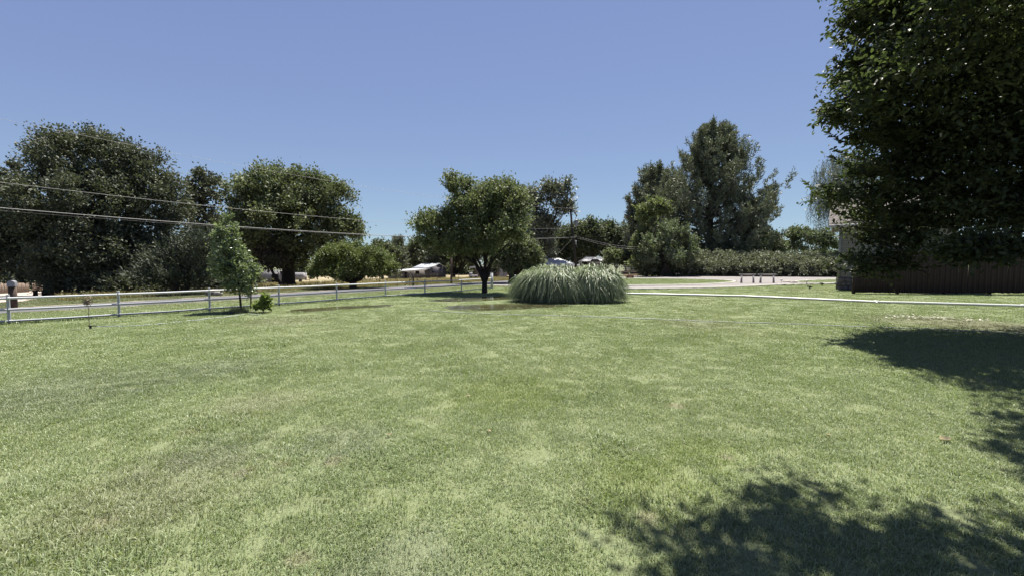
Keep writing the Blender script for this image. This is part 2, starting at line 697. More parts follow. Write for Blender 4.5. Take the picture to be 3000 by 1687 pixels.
def make_tuft(k, rad, nb, Lr, Wr, lean, mat, rr=(0, 1)):
    V, Fc, R = [], [], []
    for i in range(nb):
        r = rad * math.sqrt(rng.random())
        a = rng.random() * 6.283
        b = np.array((r * math.cos(a), r * math.sin(a), -.004))
        L = rng.uniform(*Lr)
        W = rng.uniform(*Wr)
        a2 = rng.random() * 6.283
        d = np.array((math.cos(a2), math.sin(a2), 0)) * rng.uniform(*lean)
        sdv = np.array((-math.sin(a2), math.cos(a2), 0))
        th = rng.normal(0, .7)
        sdv = sdv * math.cos(th) + np.array((math.cos(a2), math.sin(a2), 0)) * math.sin(th)
        m_ = b + np.array((0, 0, L * .55)) + d * L * .3
        t_ = b + np.array((0, 0, L * .55 + L * .45 * (1 - min(.9, np.linalg.norm(d))))) + d * L * .85
        j = len(V)
        V += [b - sdv * W / 2, b + sdv * W / 2, m_ + sdv * W * .42, m_ - sdv * W * .42, t_]
        Fc += [(j, j + 1, j + 2, j + 3), (j + 3, j + 2, j + 4)]
        q = rng.uniform(*rr)
        R += [q, q]
    o = raw_mesh('tuft', V, Fc, mat, None, rnd=R)
    COL.objects.unlink(o)
    return o


def scatter(name, pts, rot, scl, idx, objs, mat, kind='stuff', label=None, cat=None):
    cname = name + '_source'
    c = bpy.data.collections.new(cname)
    for i, o in enumerate(objs):
        o.name = 'tuft_%02d_%s' % (i, name)
        c.objects.link(o)
    me = bpy.data.meshes.new(name)
    n = len(pts)
    me.vertices.add(n)
    me.vertices.foreach_set('co', np.asarray(pts, np.float32).ravel())
    a = me.attributes.new('rot', 'FLOAT_VECTOR', 'POINT')
    a.data.foreach_set('vector', np.asarray(rot, np.float32).ravel())
    a = me.attributes.new('scl', 'FLOAT_VECTOR', 'POINT')
    a.data.foreach_set('vector', np.asarray(scl, np.float32).ravel())
    a = me.attributes.new('pick', 'INT', 'POINT')
    a.data.foreach_set('value', np.asarray(idx, np.int32))
    me.materials.append(mat)
    o = bpy.data.objects.new(name, me)
    COL.objects.link(o)
    ng = bpy.data.node_groups.new(name + '_scatter', 'GeometryNodeTree')
    ng.interface.new_socket('Geometry', in_out='INPUT', socket_type='NodeSocketGeometry')
    ng.interface.new_socket('Geometry', in_out='OUTPUT', socket_type='NodeSocketGeometry')
    gi = ng.nodes.new('NodeGroupInput')
    go = ng.nodes.new('NodeGroupOutput')
    ci = ng.nodes.new('GeometryNodeCollectionInfo')
    ci.inputs['Collection'].default_value = c
    ci.inputs['Separate Children'].default_value = True
    ci.inputs['Reset Children'].default_value = True
    ip = ng.nodes.new('GeometryNodeInstanceOnPoints')
    ip.inputs['Pick Instance'].default_value = True

    def attr(nm, t):
        x = ng.nodes.new('GeometryNodeInputNamedAttribute')
        x.data_type = t
        x.inputs['Name'].default_value = nm
        return [s for s in x.outputs if s.enabled and s.name == 'Attribute'][0]
    ng.links.new(gi.outputs[0], ip.inputs['Points'])
    ng.links.new(ci.outputs[0], ip.inputs['Instance'])
    ng.links.new(attr('rot', 'FLOAT_VECTOR'), ip.inputs['Rotation'])
    ng.links.new(attr('scl', 'FLOAT_VECTOR'), ip.inputs['Scale'])
    ng.links.new(attr('pick', 'INT'), ip.inputs['Instance Index'])
    ng.links.new(ip.outputs[0], go.inputs[0])
    md = o.modifiers.new('scatter', 'NODES')
    md.node_group = ng
    tag(o, label, cat, None, kind)
    return o


def fan(y0, y1, dens, margin=1.6):
    """random ground points in the wedge that the lawn fills, y0..y1 metres off"""
    A = 2 * 1.28 * (y1 * y1 - y0 * y0) / 2 + margin * 2 * (y1 - y0)
    n = int(A * dens)
    Y = rng.uniform(y0, y1, n * 2)
    w = (1.28 * Y + margin)
    keep = rng.random(n * 2) < w / w.max()
    Y = Y[keep][:n]
    w = w[keep][:n]
    X = rng.uniform(-1, 1, len(Y)) * w
    return X, Y


near_t = [make_tuft(i, .13, 95, (.022, .046), (.0028, .0048), (.3, 1.3), M_BLADE) for i in range(6)]
mid_t = [make_tuft(i, .2, 75, (.02, .042), (.005, .009), (.3, 1.3), M_BLADE) for i in range(4)]
far_t = [make_tuft(i, .32, 60, (.02, .038), (.010, .02), (.3, 1.3), M_BLADE) for i in range(4)]
XS, YS, SC_, IX = [], [], [], []
for y0, y1, dens, base, cnt in ((1.4, 6.5, 120, 0, 6), (6.5, 14, 52, 6, 4), (14, 46, 12, 10, 4)):
    X, Y = fan(y0 if y0 < 2 else y0 * .7, y1 * 1.35, dens)
    up_p = np.clip((Y - y0 * .7) / (y0 * .65), 0, 1) if y0 > 2 else 1.0
    dn_p = 1 - np.clip((Y - y1 * .7) / (y1 * .65), 0, 1) if y1 < 40 else 1.0
    kp = rng.random(len(X)) < up_p * dn_p
    X, Y = X[kp], Y[kp]
    XS.append(X); YS.append(Y)
    SC_.append(np.full(len(X), 1.0))
    IX.append(base + rng.integers(0, cnt, len(X)))
X = np.concatenate(XS); Y = np.concatenate(YS); S = np.concatenate(SC_); I = np.concatenate(IX)
keep = sd(X, Y) < 60
keep &= ~inside(road_poly, X, Y)
s_all = sd(X, Y)
a_all = (X - P0[0]) * U[0] + (Y - P0[1]) * U[1]
keep &= ~((s_all > n_at(0) - .2) & inside(sh_poly, X, Y) & (rng.random(len(X)) < .7))
ing = inside(DRIVE, X, Y) & ~inside(ISLE, X, Y) & ~inside(ISLE2, X, Y)
keep &= ~ing
keep &= ~inside([p[:2] for p in yd], X, Y)
for p in PUD:
    keep &= ~(inside(p, X, Y) & (rng.random(len(X)) < .92))
for (q, r) in BARE:
    d = np.hypot(X - q[0], Y - q[1])
    keep &= ~((d < r * .75) & (rng.random(len(X)) < .8))
for (q, r) in MUD:
    d = np.hypot(X - q[0], Y - q[1])
    keep &= ~((d < r * .9) & (rng.random(len(X)) < .45))
X, Y, S, I = X[keep], Y[keep], S[keep], I[keep]
# scattered coarse clumps, and uncut grass along the fence foot
ex, ey = [], []
for _ in range(46):
    cy_ = rng.uniform(2.2, 13)
    cx_ = rng.uniform(-1.15, 1.15) * cy_
    k_ = rng.integers(5, 16)
    ex.append(cx_ + rng.normal(0, .14, k_)); ey.append(cy_ + rng.normal(0, .14, k_))
n_e = sum(len(q) for q in ex)
ta = rng.uniform(-6, 22, 420)
ex.append(P0[0] + U[0] * ta + NV[0] * rng.normal(.1, .12, 420)); ey.append(P0[1] + U[1] * ta + NV[1] * rng.normal(.1, .12, 420))
ex, ey = np.concatenate(ex), np.concatenate(ey)
ok = ~np.any([inside(p, ex, ey) for p in PUD], axis=0)
ex, ey = ex[ok], ey[ok]
X = np.concatenate([X, ex]); Y = np.concatenate([Y, ey])
S = np.concatenate([S, rng.uniform(1.2, 1.9, len(ex)) * np.where(np.arange(len(ex)) < n_e, .9, 1.3)])
I = np.concatenate([I, np.where(ey < 7, rng.integers(0, 6, len(ex)), rng.integers(6, 10, len(ex)))])
# taller and shorter patches
hv = np.zeros(len(X))
for k in range(14):
    fx, fy, ph = rng.normal(0, 2.2), rng.normal(0, 2.2), rng.random() * 6.28
    hv += np.sin(X * fx + Y * fy + ph)
hv = 1.05 + .10 * hv / math.sqrt(7)
zs = S * np.clip(hv + rng.normal(0, .12, len(X)), .5, 1.7)
Zg = gz(X, Y)
Zg = np.where(inside(ISLE, X, Y) | inside(ISLE2, X, Y), Zg + .045, Zg)
n = len(X)
rot = np.stack([rng.normal(0, .06, n), rng.normal(0, .06, n), rng.random(n) * 6.283], 1)
scl = np.stack([S, S, zs], 1)
scatter('grass', np.stack([X, Y, Zg], 1), rot, scl, I, near_t + mid_t + far_t, M_BLADE,
        label='short mown lawn grass, green with dry and bluish patches', cat='grass')

# dry weeds along the wire fence and in the field beyond
M_WEED = leaf_mat('dry_weed', (0.264, 0.220, 0.124), (0.146, 0.154, 0.066), (0.322, 0.264, 0.154), .2, .7, .1, .3)
weed_t = [make_tuft(i, .35, 34, (.18, .55), (.012, .03), (.1, .8), M_WEED) for i in range(4)]
a = np.concatenate([rng.uniform(2, 60, 900), rng.uniform(20, 70, 1500)])
s = np.concatenate([rng.normal(19.5, 1.0, 900), rng.uniform(20, 62, 1500)])
X = P0[0] + U[0] * a + NV[0] * s
Y = P0[1] + U[1] * a + NV[1] * s
n = len(X)
sc1 = rng.uniform(.5, 1.3, n)
scatter('weeds', np.stack([X, Y, gz(X, Y)], 1), np.stack([np.zeros(n), np.zeros(n), rng.random(n) * 6.28], 1),
        np.stack([sc1, sc1, sc1], 1), rng.integers(0, 4, n), weed_t, M_WEED, label='straw-coloured dry weeds beyond the road', cat='weeds')

# ------------------------------------------------------------------ foliage
def leaf_object(name, parent, B, A, N, L, W, mat, shape='quad', fold=.18, rnd=None):
    n = len(B)
    L = np.broadcast_to(np.asarray(L, float), (n,))[:, None]
    W = np.broadcast_to(np.asarray(W, float), (n,))[:, None]
    A = unit(A)
    N = unit(N - A * (N * A).sum(1, keepdims=True))
    Sd = np.cross(A, N)
    if rnd is None:
        rnd = rng.random(n)
    if shape == 'quad':
        V = np.stack([B, B + A * L * .45 + Sd * W / 2 + N * W * fold, B + A * L, B + A * L * .45 - Sd * W / 2 + N * W * fold], 1)
        Fc = np.arange(n * 4).reshape(n, 4)
        return raw_mesh(name, V.reshape(-1, 3), Fc, mat, parent, rnd=rnd)
    if shape == 'leaf':
        dr = -N * L * .12
        V = np.stack([B, B + A * L * .3 + Sd * W * .5 + N * W * fold, B + A * L * .68 + Sd * W * .38 + N * W * fold + dr * .5, B + A * L + dr,
                      B + A * L * .68 - Sd * W * .38 + N * W * fold + dr * .5, B + A * L * .3 - Sd * W * .5 + N * W * fold], 1)
        i = np.arange(n)[:, None] * 6
        Fc = np.concatenate([i + np.array([[0, 1, 2, 3]]), i + np.array([[0, 3, 4, 5]])], 0)
        return raw_mesh(name, V.reshape(-1, 3), Fc, mat, parent, rnd=np.concatenate([rnd, rnd]))
    if shape == 'blade':
        V = np.stack([B - Sd * W / 2, B + Sd * W / 2, B + A * L], 1)
        return raw_mesh(name, V.reshape(-1, 3), np.arange(n * 3).reshape(n, 3), mat, parent, rnd=rnd)


def rand_dir(n):
    return unit(rng.normal(0, 1, (n, 3)))


def clump_centres(ells, n, inner=.25, low=-.55):
    """points through a crown made of ellipsoids, most of them near its surface"""
    E = np.array(ells, float)
    w = (E[:, 3] * E[:, 4] + E[:, 3] * E[:, 5] + E[:, 4] * E[:, 5])
    k = rng.choice(len(E), n, p=w / w.sum())
    d = rand_dir(n)
    d[:, 2] = np.where(d[:, 2] < low, -d[:, 2] * .6, d[:, 2])
    r = np.where(rng.random(n) < inner, rng.uniform(.2, .75, n), rng.uniform(.72, .93, n))
    c = E[k, :3] + d * E[k, 3:6] * r[:, None]
    return c, d, k


def leafage(ells, n_cl, cl_r, twigs, per, up=.35, rnd_dir=.85, inner=.25, low=-.55, jit=.12, flat=1.0):
    """sprays of leaves: base points, axes"""
    c, d, k = clump_centres(ells, n_cl, inner, low)
    R = cl_r * rng.uniform(.6, 1.35, n_cl)
    n = n_cl * twigs
    cc = np.repeat(c, twigs, 0)
    dd = np.repeat(d, twigs, 0)
    RR = np.repeat(R, twigs)
    td = unit(dd * .75 + rand_dir(n) * rnd_dir + np.array((0, 0, up)))
    if flat < 1:
        td[:, 2] = td[:, 2] * flat - .12
        td = unit(td)
    TL = RR * rng.uniform(.6, 1.15, n)
    m = n * per
    t = np.tile((np.arange(per) + .6) / per, n) + rng.uniform(-.3, .3, m) / per
    tdm = np.repeat(td, per, 0)
    B = np.repeat(cc, per, 0) + tdm * (np.repeat(TL, per) * t)[:, None]
    B += rng.normal(0, 1, (m, 3)) * (np.repeat(RR, per) * jit)[:, None] * np.array((1, 1, flat))
    A = unit(tdm * .8 + rand_dir(m) * .9)
    return B, A, c, d


def limb(mb, a, b, r0, r1, n=5, seg=4, wob=.06, sag=0.):
    a, b = Vector(a), Vector(b)
    L = (b - a).length
    P, R = [], []
    for i in range(seg + 1):
        t = i / seg
        p = a.lerp(b, t)
        if 0 < i < seg:
            p = p + Vector(rng.normal(0, wob * L, 3)) * .6
        p.z += sag * math.sin(math.pi * t) * L
        P.append(p)
        R.append(r0 + (r1 - r0) * t)
    mb.tube(P, R, n)
    return P


M_BARK = plain('bark', (0.062, 0.050, 0.040), (0.037, 0.029, 0.025), 5, .95, bump=.8, bump_d=.03, stretch=(3, 3, .6))
M_BARKD = plain('dark_bark', (0.029, 0.022, 0.019), (0.016, 0.012, 0.011), 5, .95, bump=.8, bump_d=.03, stretch=(3, 3, .6))
M_BARK2 = plain('pale_bark', (0.117, 0.102, 0.088), (0.066, 0.059, 0.051), 5, .95, bump=.8, bump_d=.03, stretch=(3, 3, .6))


def tree(name, label, base, ells, n_cl, cl_r, twigs, per, leaf, mat, trunk_r=.3, fork=None, lean=(0, 0), limbs=14,
         cat='tree', group=None, shape='quad', up=.35, inner=.25, low=-.55, nup=.95, bark=None, rnd_dir=.85, stems=None, jit=.12):
    """a tree: trunk with limbs, and a crown of leaf sprays"""
    base = Vector(base)
    root = thing(name, base, label, cat, group)
    q_ = .42 * cl_r
    small = [(e[0], e[1], e[2] - q_ * .25, max(e[3] - q_, .4 * e[3]), max(e[4] - q_, .4 * e[4]), max(e[5] - q_, .4 * e[5])) for e in ells]
    B, A, c, d = leafage(small, n_cl, cl_r, twigs, per, up, rnd_dir, inner, low, jit)
    L = leaf * rng.uniform(.65, 1.3, len(B))
    N = rand_dir(len(B)) + np.array((0, 0, nup))
    leaf_object('crown', root, B, A, N, L, L * rng.uniform(.5, .7, len(B)), mat, shape)
    mb = MB()
    zlow = min(e[2] - e[5] for e in ells)
    E0 = max(ells, key=lambda e: e[3] * e[5])
    fz = fork if fork is not None else max(zlow + .2, base.z + .6)
    top = Vector((base.x + lean[0], base.y + lean[1], fz))
    for (st, sr) in (stems or [((0, 0), trunk_r)]):
        b0 = base + Vector((st[0], st[1], -.15))
        mid = b0.lerp(top, .5) + Vector((rng.normal(0, .1 * trunk_r), 0, 0))
        mb.tube([b0, b0.lerp(top, .12), mid, top], [sr * 1.45, sr * 1.08, sr * .95, sr * .85], 9)
    order = rng.permutation(len(c))
    for i in order[:limbs]:
        r0 = trunk_r * rng.uniform(.28, .6)
        limb(mb, top - Vector((0, 0, trunk_r * .3)), c[i], r0, .02 + trunk_r * .05, 5, 4, .05, .05)
    o = mb.build('trunk', bark or M_BARK, root, True)
    return root


def P3(x, y, Y):
    p = at(x, y, Y)
    return (p.x, p.y, p.z)


def ell(x, y, Y, rx_px, rz_px, ry=None, dy=0):
    """crown lobe: centre by picture place and distance, radii given as they show"""
    p = at(x, y, Y + dy)
    k = (Y + dy) / F
    return (p.x, p.y, p.z, rx_px * k, ry if ry is not None else rx_px * k, rz_px * k)


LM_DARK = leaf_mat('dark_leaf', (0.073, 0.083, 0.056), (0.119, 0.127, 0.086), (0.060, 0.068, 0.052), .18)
LM_WALN = leaf_mat('walnut_leaf', (0.103, 0.121, 0.064), (0.167, 0.186, 0.104), (0.082, 0.100, 0.057), .22)
LM_OLIV = leaf_mat('olive_leaf', (0.098, 0.119, 0.043), (0.151, 0.176, 0.063), (0.079, 0.101, 0.040), .22)
LM_MID = leaf_mat('elm_leaf', (0.114, 0.135, 0.075), (0.178, 0.197, 0.112), (0.092, 0.110, 0.062), .25)
LM_FAR = leaf_mat('far_leaf', (0.090, 0.106, 0.064), (0.136, 0.155, 0.094), (0.068, 0.084, 0.054), .2, ns=.25)
LM_COT = leaf_mat('cottonwood_leaf', (0.117, 0.129, 0.099), (0.203, 0.214, 0.171), (0.086, 0.095, 0.074), .2, .4, .5)
LM_YOUNG = leaf_mat('young_leaf', (0.123, 0.156, 0.074), (0.246, 0.279, 0.180), (0.102, 0.135, 0.066), .32, .35, .6, ns=1.2)
LM_BRIGHT = leaf_mat('bright_leaf', (0.161, 0.207, 0.061), (0.247, 0.294, 0.101), (0.124, 0.171, 0.054), .3, ns=1.5)
LM_LIME = leaf_mat('pale_green_leaf', (0.123, 0.143, 0.066), (0.184, 0.205, 0.102), (0.086, 0.107, 0.049), .3)
LM_WILL = leaf_mat('willow_leaf', (0.110, 0.133, 0.080), (0.180, 0.203, 0.134), (0.089, 0.108, 0.070), .25, ns=.6)
LM_HEDG = leaf_mat('hedge_leaf', (0.130, 0.140, 0.093), (0.203, 0.214, 0.147), (0.102, 0.114, 0.075), .18, ns=.8)
LM_PINE = leaf_mat('pine_needle', (0.118, 0.133, 0.090), (0.192, 0.205, 0.148), (0.094, 0.107, 0.073), .12, .6, .3, ns=.35)
LM_JUNI = leaf_mat('juniper_spray', (0.060, 0.070, 0.052), (0.093, 0.105, 0.080), (0.043, 0.051, 0.037), .12, .6, .2)
LM_PURP = leaf_mat('bronze_leaf', (0.069, 0.058, 0.050), (0.110, 0.090, 0.076), (0.090, 0.099, 0.057), .2)
LM_BIG = leaf_mat('broad_leaf', (.038, .046, .025), (.072, .084, .046), (.028, .035, .019), .3, .4, .5, ns=.9, tcol=(1.5, 1.75, .85))

# --- trees across the road, left
b = on(-40, 37)
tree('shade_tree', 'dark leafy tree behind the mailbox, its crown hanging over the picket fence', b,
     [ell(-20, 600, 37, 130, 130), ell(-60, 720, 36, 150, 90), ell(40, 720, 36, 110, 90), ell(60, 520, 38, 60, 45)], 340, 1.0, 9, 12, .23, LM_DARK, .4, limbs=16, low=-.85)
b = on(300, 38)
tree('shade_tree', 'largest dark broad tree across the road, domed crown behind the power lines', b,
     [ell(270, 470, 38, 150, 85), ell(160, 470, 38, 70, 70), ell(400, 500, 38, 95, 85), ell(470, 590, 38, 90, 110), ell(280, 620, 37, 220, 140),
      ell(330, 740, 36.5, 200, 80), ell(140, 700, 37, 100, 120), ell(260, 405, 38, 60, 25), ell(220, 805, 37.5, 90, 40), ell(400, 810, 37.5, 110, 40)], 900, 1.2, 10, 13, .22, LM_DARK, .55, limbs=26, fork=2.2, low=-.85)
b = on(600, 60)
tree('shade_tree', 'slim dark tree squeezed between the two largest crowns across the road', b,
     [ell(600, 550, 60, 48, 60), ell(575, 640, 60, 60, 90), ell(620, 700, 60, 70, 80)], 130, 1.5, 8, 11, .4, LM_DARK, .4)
b = on(843, 54)
tree('walnut_tree', 'big rounded green walnut tree with thick dark trunk across the road', b,
     [ell(850, 560, 54, 140, 70), ell(740, 590, 54, 90, 75), ell(960, 590, 54, 80, 70), ell(1000, 670, 54, 70, 50), ell(860, 660, 53, 170, 95),
      ell(700, 680, 54, 70, 70), ell(790, 735, 54, 90, 50), ell(930, 740, 54, 100, 45)], 620, 1.5, 10, 14, .31, LM_WALN, .75, low=-.8, fork=4.4, limbs=26)
b = on(828, 50)
tree('small_tree', 'small bronze-leaved tree with leaning stems beside the walnut trunk', b,
     [ell(790, 740, 50, 40, 45), ell(800, 770, 50, 48, 32)], 60, .9, 8, 10, .28, LM_PURP, .16, fork=at(805, 790, 50).z, lean=(-1.4, 0), limbs=8)
b = on(1033, 37.2)
tree('round_tree', 'low umbrella-shaped bright green tree with short dark trunk by the road', b,
     [ell(1040, 760, 37.2, 115, 52), ell(960, 800, 37.2, 55, 38), ell(1110, 795, 37.2, 60, 42), ell(1040, 800, 37, 110, 35)], 330, .7, 11, 11, .17, LM_OLIV, .33,
     fork=at(0, 822, 37.2).z, limbs=22, low=-.35, up=.45)


# --- junipers: feathery sprays
def juniper(base, label, ells, n_cl, cl_r, twigs, leafs, group=None, name='juniper', mat=None):
    root = thing(name, base, label, 'shrub', group)
    c, d, k = clump_centres(ells, n_cl, .3, -.3)
    n = n_cl * twigs
    dirs = unit(np.repeat(d, twigs, 0) * .9 + rng.normal(0, .35, (n, 3)) + np.array((0, 0, .55)))
    B0 = np.repeat(c, twigs, 0) + rng.normal(0, cl_r * .35, (n, 3))
    per = 9
    t = np.tile(np.arange(per) / per, n)
    dm = np.repeat(dirs, per, 0)
    B = np.repeat(B0, per, 0) + dm * (t * cl_r * 1.3)[:, None]
    A = unit(dm + rng.normal(0, .38, dm.shape))
    leaf_object('foliage', root, B, A, rand_dir(len(B)) + (0, 0, .4), leafs * rng.uniform(.7, 1.3, len(B)) * (1.2 - t * .6), leafs * .3, mat or LM_JUNI)
    mb = MB()
    for i in rng.permutation(n_cl)[:12]:
        limb(mb, Vector(base) + Vector((rng.normal(0, .15), rng.normal(0, .15), -.1)), c[i], .09, .02)
    mb.build('stem', M_BARK, root, True)
    return root


juniper(on(540, 31), 'feathery grey-green juniper spreading behind the young staked tree',
        [ell(545, 775, 31, 75, 45), ell(480, 795, 31, 60, 38), ell(590, 745, 31, 50, 45), ell(540, 822, 31, 95, 26)], 230, .75, 8, .26)
juniper(on(620, 35), 'tall dim juniper rising at the dark gap between the crowns', [ell(600, 745, 35, 45, 50), ell(640, 790, 35, 50, 40), ell(625, 825, 35, 50, 22)], 120, .75, 8, .26)
juniper(on(345, 34.5), 'shaded juniper crouching under the largest dark tree',
        [ell(330, 812, 34.5, 70, 36), ell(400, 808, 34.5, 50, 34), ell(300, 800, 34.5, 40, 25), ell(350, 840, 34.5, 90, 20)], 150, .65, 8, .24)
juniper(on(200, 35), 'deep shaded shrub mass behind the wooden gate box', [ell(215, 806, 35, 75, 55), ell(270, 780, 35.5, 60, 60), ell(240, 842, 35, 90, 24)], 140, .75, 8, .28, name='shrub', mat=LM_DARK)  # darker leaf than the junipers puts the crown's shade into its colour
juniper(on(470, 36.5), 'added dark undergrowth shrub filling the shade between the junipers', [ell(440, 790, 37, 120, 60), ell(600, 800, 37, 90, 55), ell(500, 842, 35.5, 160, 22)], 230, .8, 8, .3, name='shrub', mat=LM_DARK)  # added; its dark leaves stand in for deep shade under the crowns

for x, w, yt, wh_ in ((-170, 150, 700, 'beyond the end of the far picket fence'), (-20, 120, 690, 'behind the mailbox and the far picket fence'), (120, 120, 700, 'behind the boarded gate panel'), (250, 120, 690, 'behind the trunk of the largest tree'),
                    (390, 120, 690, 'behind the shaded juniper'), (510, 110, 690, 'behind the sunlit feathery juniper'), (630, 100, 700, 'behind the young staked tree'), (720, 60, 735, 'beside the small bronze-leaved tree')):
    tree('shade_fill_tree', 'added dark low tree of the shaded back row, ' + wh_, on(x, 66),
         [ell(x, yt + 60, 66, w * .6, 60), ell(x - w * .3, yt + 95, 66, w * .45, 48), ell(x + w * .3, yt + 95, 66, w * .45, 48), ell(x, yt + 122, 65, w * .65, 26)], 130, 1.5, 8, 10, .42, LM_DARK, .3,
         group='added dark back row across the road', limbs=8, low=-.9)  # added row; dark foliage hides lit ground so the underside reads as shade
for x, yt, w, Yd, wh_ in ((1100, 748, 70, 170, 'behind the umbrella-shaped tree'), (1215, 752, 60, 175, 'behind the barn lean-to'), (1350, 745, 80, 170, 'behind the slim bare pole'), (1470, 745, 80, 165, 'behind the tan shed'),
                      (1590, 735, 80, 150, 'behind the white hip roof'), (2150, 735, 90, 140, 'behind the very tall pine'), (2290, 738, 90, 140, 'behind the dark round-topped tree'), (2420, 735, 90, 140, 'behind the willow'),
                      (980, 760, 80, 165, 'between the walnut and the umbrella-shaped tree'), (880, 765, 80, 165, 'behind the walnut trunk')):
    tree('skyline_tree', 'small green far skyline tree ' + wh_, on(x, Yd),
         [ell(x, yt + 30, Yd, w * .6, 34), ell(x - w * .3, yt + 45, Yd, w * .4, 28), ell(x + w * .3, yt + 45, Yd, w * .4, 28)], 70, 3.0, 8, 9, 1.0, LM_FAR, .4,
         group='far skyline trees', limbs=5, low=-.9)
# --- middle
b = hit(1420, 858)
tree('elm_tree', 'spreading elm with forked dark trunk at the end of the white fence', b,
     [ell(1390, 640, 24.5, 110, 85), ell(1350, 575, 24.5, 50, 60), ell(1470, 600, 24.5, 80, 70), ell(1268, 668, 24.4, 68, 42), ell(1285, 655, 24.9, 60, 34), ell(1292, 722, 24.3, 78, 46), ell(1330, 555, 24.5, 34, 52),
      ell(1440, 690, 24, 110, 60), ell(1500, 640, 24.5, 55, 70), ell(1420, 740, 24, 60, 40), ell(1340, 740, 24.8, 70, 35)], 520, .78, 10, 12, .135, LM_MID, .16,
     fork=at(0, 800, 24.5).z, limbs=4, up=.75, low=-.4, rnd_dir=.6, jit=.07, bark=M_BARKD)
root = bpy.data.objects['elm_tree']
mb = MB()
T = lambda x, y, dy=0.: at(x, y, 24.5 + dy)
fk = T(1418, 822)
for pth, r0, r1 in ((((1420, 825), (1408, 800), (1390, 765), (1372, 720), (1355, 640)), .15, .05),
                    (((1421, 825), (1432, 795), (1440, 760), (1450, 700), (1480, 620)), .13, .05),
                    (((1420, 825), (1421, 790), (1425, 740), (1420, 680), (1410, 600)), .10, .04),
                    (((1395, 775), (1360, 750), (1320, 720), (1280, 690)), .08, .03),
                    (((1438, 770), (1465, 740), (1500, 700)), .08, .03),
                    (((1380, 740), (1350, 690), (1340, 600)), .07, .03)):
    P = [T(x, y, i * .1) for i, (x, y) in enumerate(pth)]
    mb.tube(P, list(np.linspace(r0, r1, len(P))), 7)
mb.build('limbs', M_BARKD, root, True)
b = on(1500, 46)
tree('leafy_tree', 'paler green tree rising just behind the elm crown', b,
     [ell(1465, 590, 46, 90, 60), ell(1510, 640, 46, 55, 80), ell(1450, 680, 46, 90, 60)], 240, 1.2, 9, 11, .3, LM_FAR, .35)
b = on(1515, 40)
tree('small_tree', 'rounded low tree beside the pampas grass and the white roof', b,
     [ell(1520, 735, 40, 58, 48), ell(1480, 765, 40, 45, 38), ell(1560, 765, 40, 35, 34), ell(1520, 785, 40, 60, 25)], 190, .75, 10, 10, .2, LM_WALN, .2, limbs=14)
b = on(1590, 84)
tree('cottonwood_tree', 'tall loose cottonwood with grey leaves behind the utility pole', b,
     [ell(1620, 570, 84, 40, 50), ell(1560, 590, 84, 22, 55), ell(1650, 610, 84, 32, 30), ell(1590, 660, 84, 45, 45), ell(1570, 720, 84, 55, 50), ell(1655, 560, 84, 22, 32)], 190, 2.0, 8, 11, .5, LM_COT, .5,
     fork=at(0, 730, 84).z, limbs=20)
# row of trees behind the roofs
rowt = [(1585, 668, 60, 'dense green tree of the back row, at the cottonwood trunk'),
        (1690, 655, 55, 'tallest green tree of the back row, right behind the transformer'),
        (1890, 670, 55, 'green tree of the back row, behind the yellow-green slender tree'),
        (1650, 670, 62, 'dense green tree behind the leaning utility pole and white roof'),
        (1730, 648, 52, 'dense green tree in the row behind the metal-roofed gazebo'),
        (1780, 652, 48, 'green tree of the back row, above the gazebo roof edge'),
        (1835, 662, 52, 'green tree of the back row, beside the second pine')]
for i, (x, yt, w, lab) in enumerate(rowt):
    Yd = 112 + 3 * (i % 2)
    tree('row_tree', lab, on(x, Yd), [ell(x, yt + 38, Yd, w * .75, 40), ell(x - w * .45, yt + 75, Yd, w * .6, 45), ell(x + w * .45, yt + 75, Yd, w * .6, 45), ell(x, yt + 15, Yd, w * .35, 22)],
         170, 2.2, 8, 10, .6, LM_FAR, .5, group='trees behind the roofs', limbs=10)
b = on(1805, 84)
tree('small_tree', 'low rounded green tree beside the white shed', b, [ell(1800, 758, 84, 36, 32), ell(1830, 770, 84, 22, 22)], 90, 1.1, 8, 10, .34, LM_WALN, .25, limbs=8)
# trees behind the barn
tree('field_tree', 'green tree standing behind the barn roof, beside the pointed conifer', on(1245, 150),
     [ell(1235, 738, 150, 50, 45), ell(1265, 755, 150, 60, 50), ell(1210, 770, 150, 45, 36)], 190, 2.6, 8, 10, .75, LM_FAR, .5, limbs=8)
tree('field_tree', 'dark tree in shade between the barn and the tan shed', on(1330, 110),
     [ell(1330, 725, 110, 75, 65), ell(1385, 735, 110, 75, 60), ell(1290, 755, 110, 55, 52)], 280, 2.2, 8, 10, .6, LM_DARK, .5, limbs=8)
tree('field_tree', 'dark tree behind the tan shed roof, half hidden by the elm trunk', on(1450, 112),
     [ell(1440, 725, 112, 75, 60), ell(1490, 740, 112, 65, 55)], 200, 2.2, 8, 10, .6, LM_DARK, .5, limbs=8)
tree('field_tree', 'thin-topped tree showing over the umbrella-shaped tree', on(1120, 120),
     [ell(1120, 730, 120, 35, 28), ell(1150, 745, 120, 25, 30), ell(1105, 760, 120, 50, 30)], 120, 2.0, 8, 10, .6, LM_FAR, .4, limbs=8)


